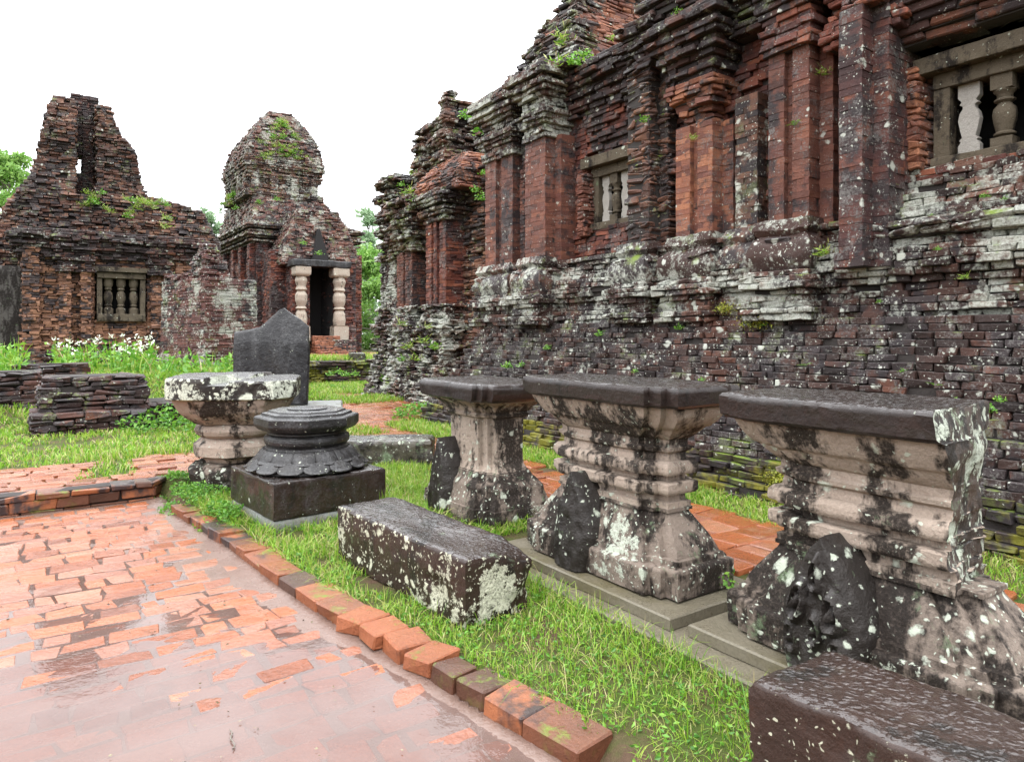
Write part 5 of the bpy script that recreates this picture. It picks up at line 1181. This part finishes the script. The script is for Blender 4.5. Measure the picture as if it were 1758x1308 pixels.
pl = [(1383, 628, None, .10, 0), (1605, 662, None, .09, 0), (1695, 708, None, .11, 1), (1715, 690, None, .08, 1), (1640, 690, None, .06, 1), (1310, 560, 6.1, .08, 1), (1165, 566, 6.1, .09, 1), (1415, 440, 6.02, .16, 2),
      (1365, 215, 6.2, .13, 0), (1415, 130, 6.35, .12, 2), (1030, 577, None, .10, 1), (940, 600, None, .08, 1), (870, 632, None, .10, 1), (895, 630, None, .08, 1), (1530, 325, 6.3, .09, 2), (1600, 375, 6.3, .07, 1),
      (1690, 340, 6.3, .07, 1), (1725, 345, 6.3, .06, 1), (1350, 520, 6.1, .08, 1), (1137, 497, 6.1, .10, 0), (1190, 240, 6.2, .09, 2), (1105, 210, 6.1, .10, 1), (1240, 1000, 3.3, 0, 0),
      (885, 170, 6.2, .2, 1), (960, 120, 6.2, .22, 2), (985, 112, 6.2, .2, 1), (965, 75, 6.6, .18, 2), (1005, 100, 6.2, .14, 1), (830, 230, 6.4, .2, 1), (1055, 70, 6.2, .12, 2), (1165, 25, 6.1, .1, 1), (1610, 430, 6.1, .06, 1), (1655, 480, 6.15, .08, 2), (1510, 520, 6.15, .05, 1), (1205, 655, None, .07, 1), (1550, 640, None, .06, 1), (1090, 640, None, .06, 1)]
for px, py, v, s, k in pl:
    if s == 0: continue
    p = on_temple(px, py, v); wall_plant(p, s*p[1]/6.5 if p[1] > 6.5 else s, k, 'small green plant rooted between the bricks of the long temple', 'small plants rooted in the long temple')
for px, py, D in ((700, 335, 15.2), (712, 350, 15.2), (690, 320, 15.6), (705, 300, 15.8), (830, 300, 13.2), (815, 330, 13.3), (828, 345, 13.2), (800, 205, 13.6), (725, 590, 14.2), (700, 600, 15), (690, 560, 15.2), (735, 565, 14), (745, 600, 13.6), (690, 620, 15.6), (715, 620, 14.6)):
    wall_plant(at(px, py, D), random.uniform(.16, .3), random.choice((1, 2, 1)), 'green plant growing on the ruined gate', 'plants growing on the ruined gate')
for q in range(84):
    py = random.uniform(205, 275); px = 482+max(-1, min(1, random.gauss(0, .5)))*(10+(py-200)*.55); D = 33.2-.5+.02*(py-190)*0
    z = EYE-(py-HY)*33/F; f = max(0, (z-9.7)/2.6); u = 34.7-2.2*max(.25, 1-min(1, f)**1.7*.72)-.06; v = Vat(px, u)
    wall_plant((*P(u, v), Zu(px, py, u)), random.uniform(.16, .34), random.choice((1, 2, 2)), 'tuft of grass on the rounded top of the central tower', 'tufts on the central tower')
for q in range(16):
    px = random.uniform(376, 402); py = 362-(px-372)*.9+random.uniform(-4, 12); wall_plant(at(px, py, 33), random.uniform(.2, .4), random.choice((1, 2)), 'tuft on the left shoulder of the central tower', 'tufts on the tower shoulder')
for px, py, D in ((445, 350, 31.3), (475, 345, 31), (430, 330, 31.5), (520, 420, 29), (548, 438, 28.9), (405, 360, 32), (460, 300, 32)):
    wall_plant(at(px, py, D), .3, 1, 'small green plant low on the roof slope of the central tower', 'plants on the tower roof slope')
for q in range(34):
    px, py = random.choice(((155, 335), (165, 345), (145, 350), (175, 338), (240, 350), (255, 358), (230, 345), (275, 352), (290, 385), (225, 372), (180, 365)))
    wall_plant(at(px+random.gauss(0, 7), py+random.gauss(0, 5), 21.6), random.uniform(.15, .34), random.choice((1, 2, 2)), 'green tuft growing on the ledges of the split ruin', 'tufts on the split ruin')
for q in range(26):
    px = random.uniform(555, 715); wall_plant(at(px, random.uniform(640, 668), 16.2+ (690-px)*.02), random.uniform(.12, .26), 1, 'leafy plant along the foot of the mossy retaining wall', 'plants along the retaining wall')
g = P(2.56, 3.24); wall_plant((g[0]-.02, g[1]-.06, .20), .14, 1, 'small leafy weed sprouting at the corner of the middle pedestal', None, 'weed', 'weed')

# trees
BARK = plain('grey_bark', (.14, .12, .10), .9)
def tree(label, px, D, ztop, width, n, lsz, mat, z0=.3, zc=.35, group='trees beyond the ruins', pine=False):
    x = (px-CX)/F*D; t = thing('tree', label, 'tree', (x, D, z0), group)
    V = []; fc = []
    def tube(a, b, r0, r1):
        a = np.array(a, float); b = np.array(b, float); d = (b-a)/np.linalg.norm(b-a); s = np.cross(d, [.3, .9, .1]); s /= np.linalg.norm(s); q = np.cross(d, s); k = len(V)
        for c, r in ((a, r0), ((a+b)/2+s*r0*.5, (r0+r1)/2), (b, r1)):
            for j in range(7): V.append(c+(s*math.cos(j*.8976)+q*math.sin(j*.8976))*r)
        fc.extend(grid_faces(3, 7, True, k))
    H = ztop-z0; rt = H*.016+.05; tube((x, D, z0-.3), (x+random.gauss(0, .02)*H, D, z0+H*.9), rt, rt*.15); cl = []
    for k in range(26):
        f = zc+(1-zc)*random.random(); a = random.uniform(0, 6.28); prof = math.sin(math.pi*min(1, (f-zc+.12)/(1-zc+.14)))**.7 if not pine else (1.05-f)/(1-zc)
        r = width/2*prof*random.uniform(.35, 1); c = (x+r*math.cos(a), D+r*math.sin(a), z0+H*f); tube((x, D, z0+H*(f-.10)), c, rt*.35, .015); cl.append((c, width*random.uniform(.10, .2)))
    place('trunk', V, fc, [BARK], t, smooth=60)
    L = []
    for c, r in cl:
        m = n//len(cl); q = RNG.normal(0, 1, (m, 3)); q /= np.linalg.norm(q, axis=1)[:, None]; q *= (RNG.random(m)**.5*r)[:, None]; q[:, 2] *= .7; L.append(q+np.array(c))
    o = leaves(np.concatenate(L), np.full(sum(len(q) for q in L), lsz), 'crown', mat, None, t, up=.8); return t
TL1 = leaf_mat('bright_tree_leaf', [(.12, .26, .045), (.19, .35, .07), (.27, .43, .11)], .4)
TL2 = leaf_mat('haze_paled_tree_leaf', [(.17, .28, .14), (.24, .36, .20), (.32, .43, .27)], .4)  # distance haze painted into the leaf colour by paling it; no air volume
tree('tall thin pale tree rising highest in the gap between tower and gate', 632, 62, 12.5, 5.0, 5200, .40, TL2, zc=.3, pine=True)
tree('slim pale tree leaning beside the ruined gate, behind a bright bush', 662, 58, 11.0, 3.6, 4000, .38, TL2, zc=.35, pine=True)
tree('round bright green tree low in the gap beside the gate', 640, 44, 6.6, 6.0, 8000, .28, TL1, zc=.12)
tree('pale green bushy tree in the gap against the tower edge', 606, 50, 8.0, 5.5, 6500, .32, TL2, zc=.15)
tree('low bright tree in the gap behind the mossy far wall', 655, 38, 4.4, 5.0, 6000, .24, TL1, zc=.1)
tree('bright green tree behind the split ruin at the left frame edge', 15, 40, 11.6, 6.0, 9000, .27, TL1, zc=.15)
tree('dense dark green tree beyond the left frame edge', -30, 46, 12.2, 7.0, 8000, .3, TL1, zc=.2)
tree('pale treetop showing above the rubble left of the central tower', 340, 60, 12.9, 5.0, 4500, .38, TL2, zc=.4)

# small things lying on the wet path
L = Loft(); tw = []
a_ = np.array(gp(395, 1252, .004)); b_ = np.array(gp(402, 1285, .004)); V = []; n = 7
for i in range(n):
    c = a_+(b_-a_)*i/(n-1)+np.array([.006*math.sin(i*1.7), 0])
    for k in range(6): V.append((c[0]+.0035*math.cos(k*1.047), c[1], .004+.0035*math.sin(k*1.047)))
tag(place('twig', V, grid_faces(n, 6, True), [BARK], None, at_base=True), 'thin dark twig lying in the shallow water of the path', 'twig')
g = RNG.random((260, 2)); x = -3.2+3.6*g[:, 0]; y = 2.5+3.6*g[:, 1]; u_ = UX*x+UY*y; v_ = VX*x+VY*y; ok = v_ < kv(u_)-.02
DRY = leaf_mat('dead_leaf', [(.05, .03, .015), (.14, .10, .05), (.22, .2, .12)], .1)
tag(leaves(np.stack([x, y, 0*x+.006], 1)[ok], np.full(ok.sum(), .016), 'leaf_litter', DRY, 'stuff', up=.05), 'scattered bits of leaf litter on the wet path', 'litter')
